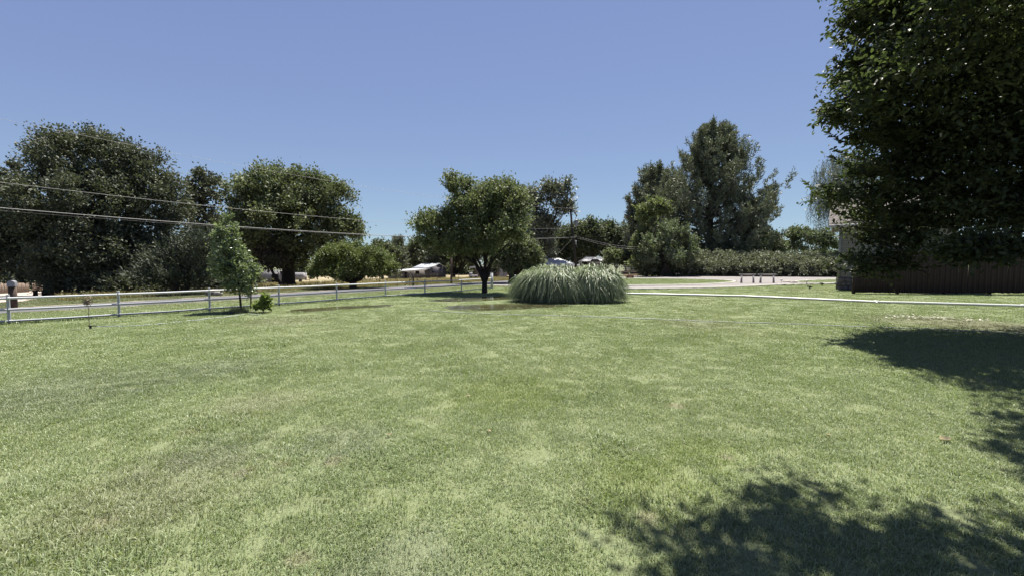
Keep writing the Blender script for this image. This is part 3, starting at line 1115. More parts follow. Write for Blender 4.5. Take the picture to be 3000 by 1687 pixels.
def pine(base, label, name, ht, prof, tuft, n_l, twigs, needles, seed_lean=0., trunk_r=.35, sparse=1.0):
    """straight trunk, rising limbs, needle tufts held upright at their ends; prof: crown radius by height share"""
    base = Vector(base)
    root = thing(name, base, label, 'pine')
    mb = MB()
    mb.tube([base + Vector((0, 0, -.2)), base + Vector((seed_lean * .3, 0, ht * .3)), base + Vector((seed_lean * .7, 0, ht * .7)), base + Vector((seed_lean, 0, ht * .96))],
            [trunk_r * 1.2, trunk_r, trunk_r * .6, .05], 8)
    hs = np.array([p[0] for p in prof]); rs = np.array([p[1] for p in prof])
    TB, TD = [], []
    for i in range(n_l):
        t = (i + rng.random()) / n_l
        t = .08 + .9 * t
        az = i * 2.4 + rng.normal(0, .3)
        R = np.interp(t, hs, rs) * rng.uniform(.74, 1.08)
        z1 = t * ht
        rise = R * rng.uniform(.35, .7) * (1 - .25 * t)
        z0 = max(.1 * ht, z1 - rise)
        x0 = seed_lean * z0 / ht
        a = base + Vector((x0, 0, z0))
        e = base + Vector((x0 + R * math.cos(az), R * math.sin(az), z1))
        m1 = a.lerp(e, .5) - Vector((0, 0, rise * .18))
        P = [a, a.lerp(m1, .5) + Vector(rng.normal(0, .1, 3)), m1, m1.lerp(e, .5) + Vector((0, 0, -rise * .04)), e]
        r0 = trunk_r * (.42 - .28 * t)
        mb.tube(P, [r0, r0 * .8, r0 * .6, r0 * .4, .02], 5)
        for j in range(max(3, twigs // 9)):
            q = 1 - (rng.random() ** 1.3) * .62
            k = min(3, int(q * 4)); fr = q * 4 - k
            pb = P[k].lerp(P[k + 1], min(1, fr)) + Vector(rng.normal(0, 1, 3)) * (R * .08 + .12)
            hgt = tuft * rng.uniform(1.6, 3.6)
            ax_ = Vector((math.cos(az) * .35, math.sin(az) * .35, 1)) + Vector(rng.normal(0, .16, 3))
            ax_.normalize()
            for m_ in range(9):
                t_ = m_ / 8
                TB.append(pb + ax_ * (t_ * hgt) + Vector(rng.normal(0, tuft * .36 * (1 - .65 * t_), 3)))
                TD.append((ax_ + Vector(rng.normal(0, .35, 3))).normalized())
    mb.build('trunk', M_BARK, root, True)
    TB = np.array(TB); TD = np.array(TD)
    n = len(TB)
    B0 = np.repeat(TB, needles, 0)
    D0 = np.repeat(TD, needles, 0)
    tt = rng.random(n * needles)
    B = B0 + D0 * (tt * tuft * .9)[:, None] + rng.normal(0, tuft * .2, B0.shape)
    A = unit(D0 + rng.normal(0, .55, D0.shape))
    leaf_object('needles', root, B, A, rand_dir(len(B)) + (0, 0, .5), tuft * rng.uniform(.6, 1.0, len(B)), tuft * .2, LM_PINE)
    return root


pb = on(2074, 74)
pine(pb, 'very tall dense pine with upswept limbs rising behind the long hedge', 'pine_tree', at(0, 345, 74).z - 2.4,
     [(.0, 8.2), (.15, 9.8), (.3, 10.2), (.5, 9.4), (.65, 7.5), (.8, 4.9), (.92, 2.4), (1.0, .5)], .68, 165, 54, 12, .6, .55)
pb = on(1900, 84)
pine(pb, 'shorter loose-topped pine standing left behind the very tall one', 'pine_tree', at(0, 498, 84).z - .3,
     [(.0, 4.0), (.25, 4.8), (.5, 4.6), (.75, 3.9), (.92, 2.2), (1.0, .8)], .75, 80, 46, 13, 1.4, .4)
pine(on(1168, 130), 'small pointed dark conifer on the skyline near the barn', 'conifer', at(0, 712, 130).z + 2.4,
     [(.0, 2.6), (.3, 2.2), (.6, 1.4), (.85, .6), (1.0, .15)], .9, 40, 22, 8, 0, .2)

# pale and mid green trees before the pines
tree('pale_tree', 'yellow-green slender tree with airy leaf clusters before the shorter pine', on(1895, 62),
     [ell(1890, 640, 62, 28, 55), ell(1930, 620, 62, 32, 40), ell(1880, 720, 62, 30, 50), ell(1905, 590, 62, 15, 22), ell(1870, 770, 62, 35, 25)], 95, 1.0, 8, 9, .36, LM_LIME, .16,
     fork=at(0, 740, 62).z, limbs=16, nup=.9)
tree('willowy_tree', 'many-stemmed shrubby tree at the near end of the hedge', on(1950, 58),
     [ell(1965, 695, 58, 56, 45), ell(1915, 735, 58, 45, 45), ell(2010, 735, 58, 48, 45), ell(1960, 765, 58, 85, 35)], 170, 1.25, 9, 11, .27, LM_WILL, .14,
     fork=at(0, 765, 58).z, limbs=16, stems=[((-.6, 0), .09), ((-.25, .1), .1), ((.1, -.1), .1), ((.5, 0), .09), ((.85, .1), .08)], up=.95, rnd_dir=.6, jit=.06)

# the long hedge
hr = thing('hedge', hit(2180, 811), 'long tall grey-green hedge along the far side of the gravel drive', 'hedge')
hells = []
for x in range(1905, 2580, 24):
    f = (x - 1905) / 560
    Yd = 60.5 - 5.5 * f
    top = 744 - 9 * math.sin(f * 3.0) + 4 * math.sin(x * .05) + (20 if x < 1960 else 0)
    hells.append(ell(x, (top + 806) / 2 + 6, Yd + 3.0, 34, (806 - top) / 2, 2.6))
    hells.append(ell(x + 10, 789 + 3 * math.sin(x * .09), Yd, 32, 20, 2.2))
    hells.append(ell(x, 800, Yd + 1.0, 30, 14, 2.0))
    hells.append(ell(x - 8, 776 + 4 * math.sin(x * .07), Yd + 1.6, 30, 20, 2.2))
B, A, c, d = leafage(hells, 2900, .7, 8, 8, .35, .9, .1, -.5)
ok = B[:, 2] > gz(B[:, 0], B[:, 1]) + .1
B, A = B[ok], A[ok]
L = .25 * rng.uniform(.6, 1.3, len(B))
leaf_object('foliage', hr, B, A, rand_dir(len(B)) + (0, -.35, 1.0), L, L * .55, LM_HEDG)
mb = MB()
for e in hells:
    for j in range(2):
        bx = Vector((e[0] + rng.normal(0, .5), e[1] + rng.normal(0, .5), float(gz(e[0], e[1])) - .1))
        limb(mb, bx, bx + Vector((rng.normal(0, .5), rng.normal(0, .5), 2.2)), .05, .02)
tag(mb.build('stems', M_BARK, hr, True), kind='stuff')
# thicket in front of the pine, above the hedge
tree('thicket', 'dim shrubbery filling the gap between hedge and tall pine', on(2090, 69),
     [ell(2040, 745, 69, 60, 22), ell(2130, 738, 69, 80, 24), ell(2200, 728, 69, 50, 26)], 130, 1.0, 8, 10, .34, LM_WILL, .12, cat='shrub', limbs=10)
tree('back_tree', 'soft green tree above the hedge, next to the tall pine', on(2235, 72),
     [ell(2215, 700, 72, 40, 40), ell(2250, 725, 72, 45, 25)], 90, 1.2, 8, 10, .38, LM_WILL, .2, limbs=8)
tree('back_tree', 'dark round-topped small tree above the middle of the hedge', on(2262, 84), [ell(2262, 708, 84, 24, 26), ell(2285, 730, 84, 24, 16)], 60, 1.3, 8, 10, .4, LM_FAR, .2, limbs=6)
tree('back_tree', 'feathery green tree above the hedge, left of the willow', on(2360, 78),
     [ell(2345, 700, 78, 40, 36), ell(2400, 705, 78, 40, 34), ell(2320, 728, 78, 40, 18), ell(2430, 725, 78, 35, 25)], 150, 1.2, 8, 11, .36, LM_WILL, .2, limbs=10, up=.8)


# weeping willow
def willow(base, label, cx, Yd):
    root = thing('willow_tree', base, label, 'tree')
    c = []
    for (x, y, rx, rz) in ((2470, 500, 55, 50), (2440, 560, 45, 40), (2520, 540, 60, 60), (2480, 600, 70, 50)):
        e = np.array(ell(x, y, Yd, rx, rz))
        dd = rand_dir(60); dd[:, 2] = np.abs(dd[:, 2])
        c.append(e[:3] + dd * e[3:6])
    c = np.concatenate(c)
    n = len(c)
    st = 7
    S0 = np.repeat(c, st, 0) + rng.normal(0, .5, (n * st, 3))
    Ln = rng.uniform(1.2, 6.0, n * st)
    Ln = np.minimum(Ln, S0[:, 2] - 3.2 - rng.random(n * st))
    Ln = np.maximum(Ln, .4)
    per = 16
    t = np.tile((np.arange(per) + .5) / per, n * st)
    lf = np.repeat(Ln, per)
    sw = np.repeat(rng.normal(0, .18, (n * st, 2)), per, 0)
    B = np.repeat(S0, per, 0)
    B[:, 2] -= t * lf
    B[:, :2] += sw * (t * lf)[:, None] ** .5 + rng.normal(0, .05, (len(B), 2))
    A = unit(np.stack([rng.normal(0, .35, len(B)), rng.normal(0, .35, len(B)), -np.ones(len(B))], 1))
    leaf_object('crown', root, B, A, rand_dir(len(B)), .32 * rng.uniform(.7, 1.3, len(B)), .07, LM_COT)
    mb = MB()
    b = Vector(base)
    top = Vector((b.x, b.y, 5.0))
    mb.tube([b + Vector((0, 0, -.2)), b.lerp(top, .5), top], [.45, .36, .3], 9)
    for i in rng.permutation(n)[:26]:
        limb(mb, top, c[i], .14, .03, 5, 4, .04, .1)
    mb.build('trunk', M_BARK, root, True)


willow(on(2500, 60), 'weeping willow with hanging grey-green strands behind the house', 2470, 60)

# --- young staked tree on the lawn
b = hit(708, 913)
tree('young_tree', 'young staked tree with glossy light leaves on the lawn by the white fence', b,
     [ell(662, 668, 14.9, 34, 36), ell(664, 705, 14.9, 44, 42), ell(672, 750, 14.9, 54, 42), ell(686, 790, 14.9, 64, 44), ell(720, 805, 14.9, 48, 40), ell(656, 800, 14.9, 42, 40), ell(700, 842, 14.9, 46, 28)],
     300, .22, 6, 5, .09, LM_YOUNG, .033, fork=at(0, 800, 14.9).z, limbs=24, shape='leaf', up=.5, low=-.75, lean=(-.1, 0), inner=.4, nup=.2)

# --- the big tree at the right
b = Vector((12.0, 8.6, 0))
RT = thing('broadleaf_tree', b, 'huge dark broadleaf tree overhanging the lawn and the picket fence', 'tree')
rells = [ell(2885, 280, 10.2, 250, 240, 2.4), ell(2980, 60, 9.6, 310, 260, 2.6), ell(2745, 130, 10.6, 125, 150, 1.8), ell(2750, 440, 10.2, 150, 110, 1.8),
         ell(2740, 605, 10.4, 165, 78, 1.7), ell(2880, 530, 9.6, 260, 140, 2.2), ell(2605, 745, 10.4, 42, 28, .7), ell(2635, 630, 10.4, 55, 40, .8), ell(2985, 610, 8.8, 140, 55, 1.4),
         (11.5, 8.6, 8.2, 4.6, 3.4, 2.6), (13.5, 9.0, 5.0, 3.8, 3.8, 3.2),
         (7.4, 6.7, 6.4, .9, .9, .5), (8.6, 7.1, 5.9, 1.7, 1.3, .8), (7.9, 8.2, 5.3, 1.0, 1.1, .8), (7.4, 5.6, 6.4, 1.3, .8, .5)]
B, A, c, d = leafage(rells, 2300, .8, 8, 8, .2, .8, .4, -.9, flat=.35)
boughs = [(2540, 200, 10.3, 95, 28, .6), (2520, 325, 10.2, 100, 28, .7), (2570, 60, 10.4, 95, 34, .7), (2600, 400, 10.2, 80, 24, .6), (2480, 575, 10.2, 80, 18, .5),
          (2560, 768, 10.1, 70, 22, .5), (2600, 500, 10.2, 90, 26, .7), (2620, 690, 10.0, 70, 22, .6)]
Bb, Ab, cb, db = leafage([ell(*q) for q in boughs], 300, .36, 7, 6, .25, .8, .4, -.9, flat=.45)
n_low = [(2900, 735, 8.0, 60, 26, .7), (2830, 725, 8.2, 40, 18, .5)]
B2, A2, c2, d2 = leafage([ell(*q) for q in n_low], 60, .36, 7, 6, .2, .8, .3, -.9, flat=.5)
over = [(5.7, 5.9, 6.3, .8, .5, .3), (6.7, 5.0, 6.4, .9, .6, .35), (2.2, 4.6, 6.3, .75, .55, .35), (6.3, 6.3, 6.2, .7, .5, .25), (5.2, 5.2, 6.3, .7, .35, .25), (6.2, 5.6, 6.3, .8, .4, .3), (2.9, 4.95, 6.5, .7, .4, .35), (3.6, 4.3, 6.4, 1.1, .65, .4), (4.7, 4.1, 6.5, 1.0, .8, .45), (2.6, 3.8, 6.2, .8, .5, .35), (5.4, 5.0, 6.7, .9, .5, .4)]
B3, A3, c3, d3 = leafage(over, 480, .42, 7, 6, .2, .9, .5, -.9)
# long leafy shoots that break the outline
shoots = []
for _ in range(110):
    y0 = rng.uniform(-20, 790)
    x0 = np.interp(y0, [0, 150, 300, 420, 520, 620, 700, 800], [2560, 2540, 2560, 2600, 2560, 2560, 2580, 2620]) + rng.uniform(-10, 120)
    p_ = at(x0, y0, rng.uniform(9.0, 10.8))
    d_ = Vector((rng.normal(-.75, .3), rng.normal(-.2, .4), rng.normal(.3, .35))).normalized()
    shoots.append((p_, p_ + d_ * rng.uniform(.45, 1.05)))
for (x0, y0, x1, y1, Yd) in ((2540, 200, 2425, 95, 10.6), (2560, 130, 2480, 62, 10.6), (2500, 330, 2398, 295, 10.4), (2520, 290, 2440, 255, 10.4), (2500, 380, 2405, 330, 10.4), (2560, 250, 2500, 235, 10.4),
                             (2480, 420, 2425, 390, 10.3), (2450, 600, 2350, 528, 10.2), (2440, 560, 2400, 540, 10.2), (2520, 650, 2420, 600, 10.3), (2560, 720, 2440, 650, 10.3), (2600, 790, 2445, 735, 10.2),
                             (2560, 800, 2412, 772, 10.2), (2640, 810, 2500, 805, 10.2), (2600, 30, 2470, 5, 10.6), (2530, 60, 2462, 25, 10.6), (2580, 340, 2470, 250, 10.3), (2600, 450, 2480, 330, 10.2),
                             (2640, 770, 2560, 690, 10.0), (2560, 520, 2430, 460, 10.2), (2700, 700, 2620, 790, 10.2), (2530, 470, 2440, 435, 10.3)):
    shoots.append((at(x0, y0, Yd), at(x1, y1, Yd - rng.uniform(.1, .6))))
mb = MB()
SB, SA, SN = [], [], []
for (p, q) in shoots:
    L = (q - p).length
    P = []
    for i in range(6):
        t = i / 5
        pt = p.lerp(q, t) + Vector((0, 0, .12 * L * (t * t - t)))
        P.append(pt)
    mb.tube(P, list(np.linspace(.011, .003, 6)), 4)
    k = int(L / .022)
    for i in range(k):
        t = i / k
        pt = np.array(p.lerp(q, t)) + np.array((0, 0, .12 * L * (t * t - t)))
        dr = np.array((q - p).normalized())
        s = 1 if i % 2 else -1
        sdv = np.cross(dr, (0, 0, 1)); sdv /= np.linalg.norm(sdv)
        SB.append(pt)
        SA.append(dr * .7 + sdv * s * .8 + rng.normal(0, .35, 3))
        SN.append(np.array((0, 0, 1)) + rng.normal(0, .4, 3))
Bn = np.concatenate([B, Bb, B2, B3, np.array(SB)])
An = np.concatenate([A, Ab, A2, A3, np.array(SA)])
Nn = np.concatenate([rand_dir(len(B) + len(Bb) + len(B2) + len(B3)) + (0, 0, .9), np.array(SN)])
L = .112 * rng.uniform(.65, 1.25, len(Bn))
leaf_object('crown', RT, Bn, An, Nn, L, L * .5, LM_BIG, 'leaf')
tp = Vector((12.0, 8.6, 2.6))
mb.tube([b + Vector((0, 0, -.2)), b + Vector((.02, 0, .5)), tp], [.48, .36, .3], 12)
for i in rng.permutation(len(c))[:60]:
    limb(mb, tp, c[i], .09, .012, 5, 5, .04, .06)
mb.tube([tp, Vector((9.6, 7.3, 5.6)), Vector((6.6, 5.9, 6.6)), Vector((4.0, 4.6, 6.5)), Vector((2.2, 4.5, 6.2))], [.2, .13, .09, .05, .02], 7)
for i in rng.permutation(len(c3))[:20]:
    limb(mb, (4.0 + rng.normal(0, .6), 4.6, 6.5), c3[i], .03, .008, 4, 3)
for i in rng.permutation(len(cb))[:45]:
    q_ = Vector(cb[i]); limb(mb, q_ + Vector((rng.uniform(.9, 1.8), rng.uniform(0, .6), rng.uniform(-.5, .1))), q_, .022, .006, 4, 4, .04)
for i in rng.permutation(len(c2))[:8]:
    limb(mb, tp, c2[i], .04, .008, 4, 4)
mb.build('trunk', M_BARK, RT, True)
print('leaf count big tree', len(Bn))

# ------------------------------------------------------------------ pampas grass mounds
M_PAMP = leaf_mat('pampas_blade', (.152, .188, .118), (.255, .285, .200), (.118, .148, .088), .3, .4, .5, ns=1.2, tcol=(1.05, 1.1, .8))


def pampas(label, cen, rad, ht, nb, seed):
    """mound of long arching blades; cen ground centre, rad ground radius"""
    cen = Vector(cen)
    root = thing('pampas_grass', cen, label, 'grass clump', 'pampas grass mounds')
    r = np.random.default_rng(seed)
    seg = 7
    a = r.random(nb) * 6.283
    rr = np.sqrt(r.random(nb)) * .62
    ex = np.array(rad)
    bx = cen.x + np.cos(a) * rr * ex[0]
    by = cen.y + np.sin(a) * rr * ex[1]
    a2 = a + r.normal(0, .75, nb)
    hgt = ht * r.uniform(.5, 1.08, nb) * (1 - .5 * rr ** 1.6) * (1 + .07 * np.sin(3 * a + seed) + .06 * np.sin(7 * a + 2 * seed))
    reach = r.uniform(.22, .60, nb) * (.45 + rr * 1.2)
    Lx = np.cos(a2) * reach * ex[0]
    Ly = np.sin(a2) * reach * ex[1]
    drop = r.uniform(.35, 1.2, nb) * (.55 + .45 * rr / .62)
    V, R = [], []
    W = r.uniform(.006, .018, nb)
    sx, sy = -np.sin(a2), np.cos(a2)
    tw = r.normal(0, .8, nb)
    for i in range(seg + 1):
        t = i / seg
        z = hgt * (np.sin(np.minimum(t / .55, 1) * np.pi / 2) if t <= .55 else 1.0)
        if t > .55:
            q = (t - .55) / .45
            z = hgt * (1 - drop * q ** 1.7)
        h = t ** 1.6
        x = bx + Lx * h
        y = by + Ly * h
        w = W * (1 - t ** 3) + .002
        wx = sx * np.cos(tw) + np.cos(a2) * np.sin(tw)
        wy = sy * np.cos(tw) + np.sin(a2) * np.sin(tw)
        z = np.maximum(z, .02) + cen.z
        V.append(np.stack([x - wx * w, y - wy * w, z], 1))
        V.append(np.stack([x + wx * w, y + wy * w, z + w * .4], 1))
    V = np.stack(V, 1)                      # nb, 2*(seg+1), 3
    i0 = np.arange(nb)[:, None] * (2 * (seg + 1))
    Fc = np.concatenate([i0 + np.array([[2 * j, 2 * j + 1, 2 * j + 3, 2 * j + 2]]) for j in range(seg)], 0)
    rnd = np.tile(r.random(nb), seg)
    raw_mesh('blades', V.reshape(-1, 3), Fc, M_PAMP, root, True, rnd=rnd)
    # dead thatch at the heart
    mb = MB()
    for i in range(150):
        aa = r.random() * 6.283
        q = math.sqrt(r.random()) * .5
        p = Vector((cen.x + math.cos(aa) * q * rad[0], cen.y + math.sin(aa) * q * rad[1], cen.z - .03))
        e = p + Vector((math.cos(aa) * .35 + r.normal(0, .2), math.sin(aa) * .35 + r.normal(0, .2), ht * r.uniform(.35, .7)))
        mb.tube([p, p.lerp(e, .5) + Vector((0, 0, .08)), e], [.02, .014, .004], 4)
    mb.build('thatch', plain_thatch, root, True)
    return root


plain_thatch = plain('thatch', (0.146, 0.124, 0.073), (0.088, 0.073, 0.044), 8, .9)
pampas('largest weeping mound of pale pampas grass beside the flooded lawn', on(1622, 18.9), (1.85, 1.3), 1.50, 8600, 1)
pampas('smaller weeping mound of pampas grass where the white pipe begins', on(1738, 18.8), (1.45, 1.15), 1.50, 6600, 2)
pampas('dimmer weeping mound of pampas grass facing the elm trunk', on(1568, 19.2), (1.1, 1.0), 1.20, 3600, 3)

# ------------------------------------------------------------------ white pipe fence
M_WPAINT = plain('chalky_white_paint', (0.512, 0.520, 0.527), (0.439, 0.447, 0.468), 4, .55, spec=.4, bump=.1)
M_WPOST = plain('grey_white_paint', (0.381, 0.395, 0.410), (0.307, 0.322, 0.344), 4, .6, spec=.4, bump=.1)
fp = [hit(*q) for q in ((-330, 975), (28, 948), (350, 928), (615, 910), (818, 895), (987, 882), (1130, 871), (1245, 863.5), (1352, 855.5))]
# even the run out a little
fp = [Vector((p.x, p.y, 0)) for p in fp]
dir0 = (fp[2] - fp[1]).normalized()
fp[0] = fp[1] - dir0 * 2.3
endp = hit(1441, 846)
wf = thing('rail_fence', fp[1], 'white three-rail pipe fence running between the lawn and the road', 'fence')
HP = .815
for i, p in enumerate(fp):
    mb = MB()
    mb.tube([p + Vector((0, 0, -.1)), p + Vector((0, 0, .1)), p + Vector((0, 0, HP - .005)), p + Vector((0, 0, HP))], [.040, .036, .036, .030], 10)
    o = mb.build('post', M_WPOST, wf, origin=p)
    auto_smooth(o)
mb = MB()
e0 = Vector((endp.x, endp.y, 0))
mb.box(e0 + Vector((0, 0, .49)), (.13, .13, 1.1), .5)
mb.box(e0 + Vector((0, 0, 1.052)), (.15, .15, .024), .5)
mb.build('end_post', M_WPOST, wf, origin=e0)
off = Vector((.03, -.05, 0))
allp = fp + [e0]
for i in range(len(allp) - 1):
    a, c_ = allp[i] + off, allp[i + 1] + off
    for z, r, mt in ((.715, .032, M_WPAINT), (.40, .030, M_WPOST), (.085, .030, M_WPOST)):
        dz = rng.normal(0, .004)
        mb = MB()
        mid = a.lerp(c_, .5) + Vector((0, 0, z + dz - .006))
        g = (c_ - a).normalized() * .012
        mb.tube([a + g + Vector((0, 0, z)), mid, c_ - g + Vector((0, 0, z))], r, 8)
        o = mb.build('rail', mt, wf, origin=mid)
        auto_smooth(o, 60)

# leftover gate post behind the pampas grass
gp = on(1509, 24.5)
g = thing('gate_post', gp, 'weathered round gate post half hidden by the pampas grass', 'post')
mb = MB()
mb.tube([gp + Vector((0, 0, -.1)), gp + Vector((0, 0, .9)), gp + Vector((0, 0, 1.0))], [.05, .05, .042], 9)
auto_smooth(mb.build('post', M_WPOST, g))
mb = MB()
mb.tube([gp + Vector((0, 0, .995)), gp + Vector((0, 0, 1.02)), gp + Vector((0, 0, 1.03))], [.055, .055, .02], 9)
mb.build('cap', M_WPAINT, g)

# ------------------------------------------------------------------ mailbox
M_WOOD = plain('old_wood', (0.084, 0.059, 0.045), (0.051, 0.037, 0.031), 3, .9, bump=.5, stretch=(6, 6, .7))
M_GALV = plain('galvanised', (0.264, 0.264, 0.278), (0.205, 0.205, 0.227), 6, .5, .3)
p = hit(40, 901)
mbx = thing('mailbox', p, 'grey metal mailbox on a thick dark wooden post', 'mailbox')
mb = MB()
mb.box(p + Vector((0, 0, .42)), (.24, .2, 1.04), .7)
mb.build('post', M_WOOD, mbx)
mb = MB()
V, Fc = [], []
ca, sa = math.cos(.7), math.sin(.7)
prof = [(-.12, 0), (.12, 0), (.12, .14)] + [(.12 * math.cos(t), .14 + .12 * math.sin(t)) for t in np.linspace(.3, math.pi - .3, 7)] + [(-.12, .14)]
for yy in (-.27, .27):
    for (xx, zz) in prof:
        V.append(p + Vector((xx * ca * 1 - yy * sa, xx * sa + yy * ca, .95 + zz)))
n = len(prof)
Fc = [tuple(range(n)), tuple(range(2 * n - 1, n - 1, -1))] + [(i, i + n, (i + 1) % n + n, (i + 1) % n) for i in range(n)]
mb.add(V, Fc)
o = mb.build('box', M_GALV, mbx)
auto_smooth(o, 40)
mb = MB()
mb.box(p + Vector((.19, -.12, 1.12)), (.012, .05, .13), .7)
mb.build('flag', plain('red_flag', (0.256, 0.044, 0.037)), mbx)
mb = MB()
mb.box(p + Vector((0, 0, .943)), (.22, .5, .02), .7)
mb.build('base_board', M_WOOD, mbx)

# ------------------------------------------------------------------ far picket fence at the left, gate box, bench
M_PICK = plain('weathered_pickets', (0.220, 0.165, 0.128), (0.161, 0.121, 0.095), 2, .9, bump=.4, stretch=(5, 5, .6))
A0, A1 = at(-160, 774, 40), at(122, 774, 56)
pf = thing('picket_fence', on(10, 43), 'sunlit weathered picket fence behind the pale yard', 'fence')
L = (A1 - A0).length
nk = int(L / .30)
base_me = None
for i in range(nk):
    q = A0.lerp(A1, i / nk)
    if .80 < i / nk < .85: continue
    q.z = float(gz(q.x, q.y))
    h = 1.12 + rng.normal(0, .03)
    ang = math.atan2(A1.y - A0.y, A1.x - A0.x)
    if base_me is None:
        mb = MB()
        mb.add([(-.13, -.015, 0), (.13, -.015, 0), (.13, -.015, .94), (.07, -.015, 1), (-.07, -.015, 1), (-.13, -.015, .94),
                (-.13, .015, 0), (.13, .015, 0), (.13, .015, .94), (.07, .015, 1), (-.07, .015, 1), (-.13, .015, .94)],
               [(0, 1, 2, 3, 4, 5), (11, 10, 9, 8, 7, 6)] + [(j, j + 6, (j + 1) % 6 + 6, (j + 1) % 6) for j in range(6)])
        o = mb.build('picket', M_PICK)
        base_me = o.data
        COL.objects.unlink(o)
    o = bpy.data.objects.new('picket', base_me)
    COL.objects.link(o)
    o.parent = pf
    o.location = q - pf.location + Vector((0, 0, .02))
    o.rotation_euler = (rng.normal(0, .01), rng.normal(0, .02), ang)
    o.scale = (1, 1, h)
for z in (.3, .85):
    mb = MB()
    a, c_ = A0.copy(), A1.copy()
    a.z = float(gz(a.x, a.y)) + z; c_.z = float(gz(c_.x, c_.y)) + z
    nrm = Vector((-(A1 - A0).y, (A1 - A0).x, 0)).normalized() * .04
    mb.bar(a + nrm, c_ + nrm, .04, .09)
    mb.build('rail', M_WOOD, pf)

bx = on(145, 38)
gb = thing('gate_box', bx, 'dark brown boarded gate panel standing in the shade by the yard', 'gate')
for i in range(7):
    mb = MB()
    mb.box(bx + Vector((-.45 + i * .155, i * .01, .56 + rng.normal(0, .01))), (.147, .03, 1.2))
    mb.build('board', M_WOOD, gb, origin=bx + Vector((-.45 + i * .155, 0, .5)))
for s in (-.6, .68):
    mb = MB()
    mb.box(bx + Vector((s, .05, .62)), (.12, .12, 1.45))
    mb.build('post', M_WOOD, gb)

bn = on(111, 36)
be = thing('bench', bn, 'low dark bench with a thin top at the edge of the yard', 'bench')
mb = MB(); mb.box(bn + Vector((0, 0, .44)), (1.0, .36, .05)); mb.build('seat', M_WOOD, be)
for s in (-.36, .36):
    mb = MB(); mb.box(bn + Vector((s, 0, .21)), (.08, .32, .43)); mb.build('leg', M_WOOD, be)
mb = MB(); mb.box(bn + Vector((0, 0, .2)), (.66, .05, .10)); mb.build('stretcher', M_WOOD, be)

# ------------------------------------------------------------------ tree stake, tie, shrubs on the lawn
p = hit(733, 905)
M_RUST = plain('rust_red_steel', (0.062, 0.031, 0.025), (0.044, 0.026, 0.022), 6, .8)
st = thing('tree_stake', p, 'rust-red steel stake holding up the young tree', 'stake')
mb = MB()
tpz = p + Vector((.07, 0, 1.1))
mb.bar(p + Vector((0, 0, -.2)), tpz, .045, .012)
mb.bar(p + Vector((0, .02, -.2)), tpz + Vector((0, .02, 0)), .012, .04)
mb.build('bar', M_RUST, st)
mb = MB()
q = hit(708, 913)
a_, b_ = p + Vector((.02, 0, .38)), Vector((q.x - .02, q.y, .42))
mb.tube([a_, a_.lerp(b_, .5) + Vector((0, 0, -.03)), b_], .006, 5)
mb.build('tie', plain('green_cord', (0.073, 0.095, 0.066)), st)

p = hit(772, 915)
tree('leafy_shrub', 'small bright green big-leaved shrub on the lawn beside the young tree', p,
     [(p.x, p.y, .22, .24, .2, .17), (p.x + .12, p.y, .42, .12, .1, .2), (p.x - .2, p.y, .2, .12, .12, .1)], 46, .13, 4, 4, .13, LM_BRIGHT, .012, fork=.06, limbs=14,
     cat='shrub', shape='leaf', nup=.9, up=.7)
p = hit(702, 917)
sg = thing('grass_clump', p, 'tall dark grass clump growing round the young tree trunk', 'grass clump')
n = 420
B = np.stack([p.x + rng.normal(-.03, .17, n), p.y + rng.normal(0, .13, n), np.zeros(n)], 1)
bl_ = leaf_object('blades', sg, B, unit(np.stack([rng.normal(0, .35, n), rng.normal(0, .35, n), np.ones(n)], 1)), rand_dir(n), rng.uniform(.12, .34, n), .014, LM_JUNI, 'blade')
tag(bl_, kind='stuff')

# ------------------------------------------------------------------ garden spinner and hoses
M_COPPER = plain('worn_copper', (0.220, 0.161, 0.117), (0.161, 0.139, 0.117), 12, .4, .7)
p = hit(262, 962)
gs = thing('garden_spinner', p, 'round metal wind spinner on a thin stake before the white fence', 'garden ornament')
mb = MB(); mb.tube([p + Vector((0, 0, -.1)), p + Vector((0, 0, .8))], .007, 6); mb.build('stake', M_COPPER, gs)
cz = p + Vector((0, -.015, .72))
for k_ in range(2):
    R_, N_ = (.135, 24) if k_ == 0 else (.085, 20)
    mb = MB()
    ring = [cz + Vector((R_ * math.cos(t), .02 * k_, R_ * math.sin(t))) for t in np.linspace(0, 2 * math.pi, N_)]
    mb.tube(ring, .006, 5, False)
    mb.build('ring', M_COPPER, gs)
for k_ in range(10):
    t = k_ * 2 * math.pi / 10
    a_ = cz + Vector((.02 * math.cos(t), -.01, .02 * math.sin(t)))
    b_ = cz + Vector((.13 * math.cos(t + .3), -.02, .13 * math.sin(t + .3)))
    w = Vector((-math.sin(t), .6, math.cos(t))) * .022
    mb = MB()
    mid = a_.lerp(b_, .6)
    mb.add([a_, mid + w, b_, mid - w, a_ + Vector((0, .004, 0)), mid + w + Vector((0, .004, 0)), b_ + Vector((0, .004, 0)), mid - w + Vector((0, .004, 0))],
           [(0, 1, 2, 3), (7, 6, 5, 4), (0, 4, 5, 1), (1, 5, 6, 2), (2, 6, 7, 3), (3, 7, 4, 0)])
    mb.build('vane', M_COPPER, gs)
mb = MB(); mb.tube([cz + Vector((0, -.03, 0)), cz + Vector((0, .03, 0))], .022, 10); mb.build('hub', M_COPPER, gs)

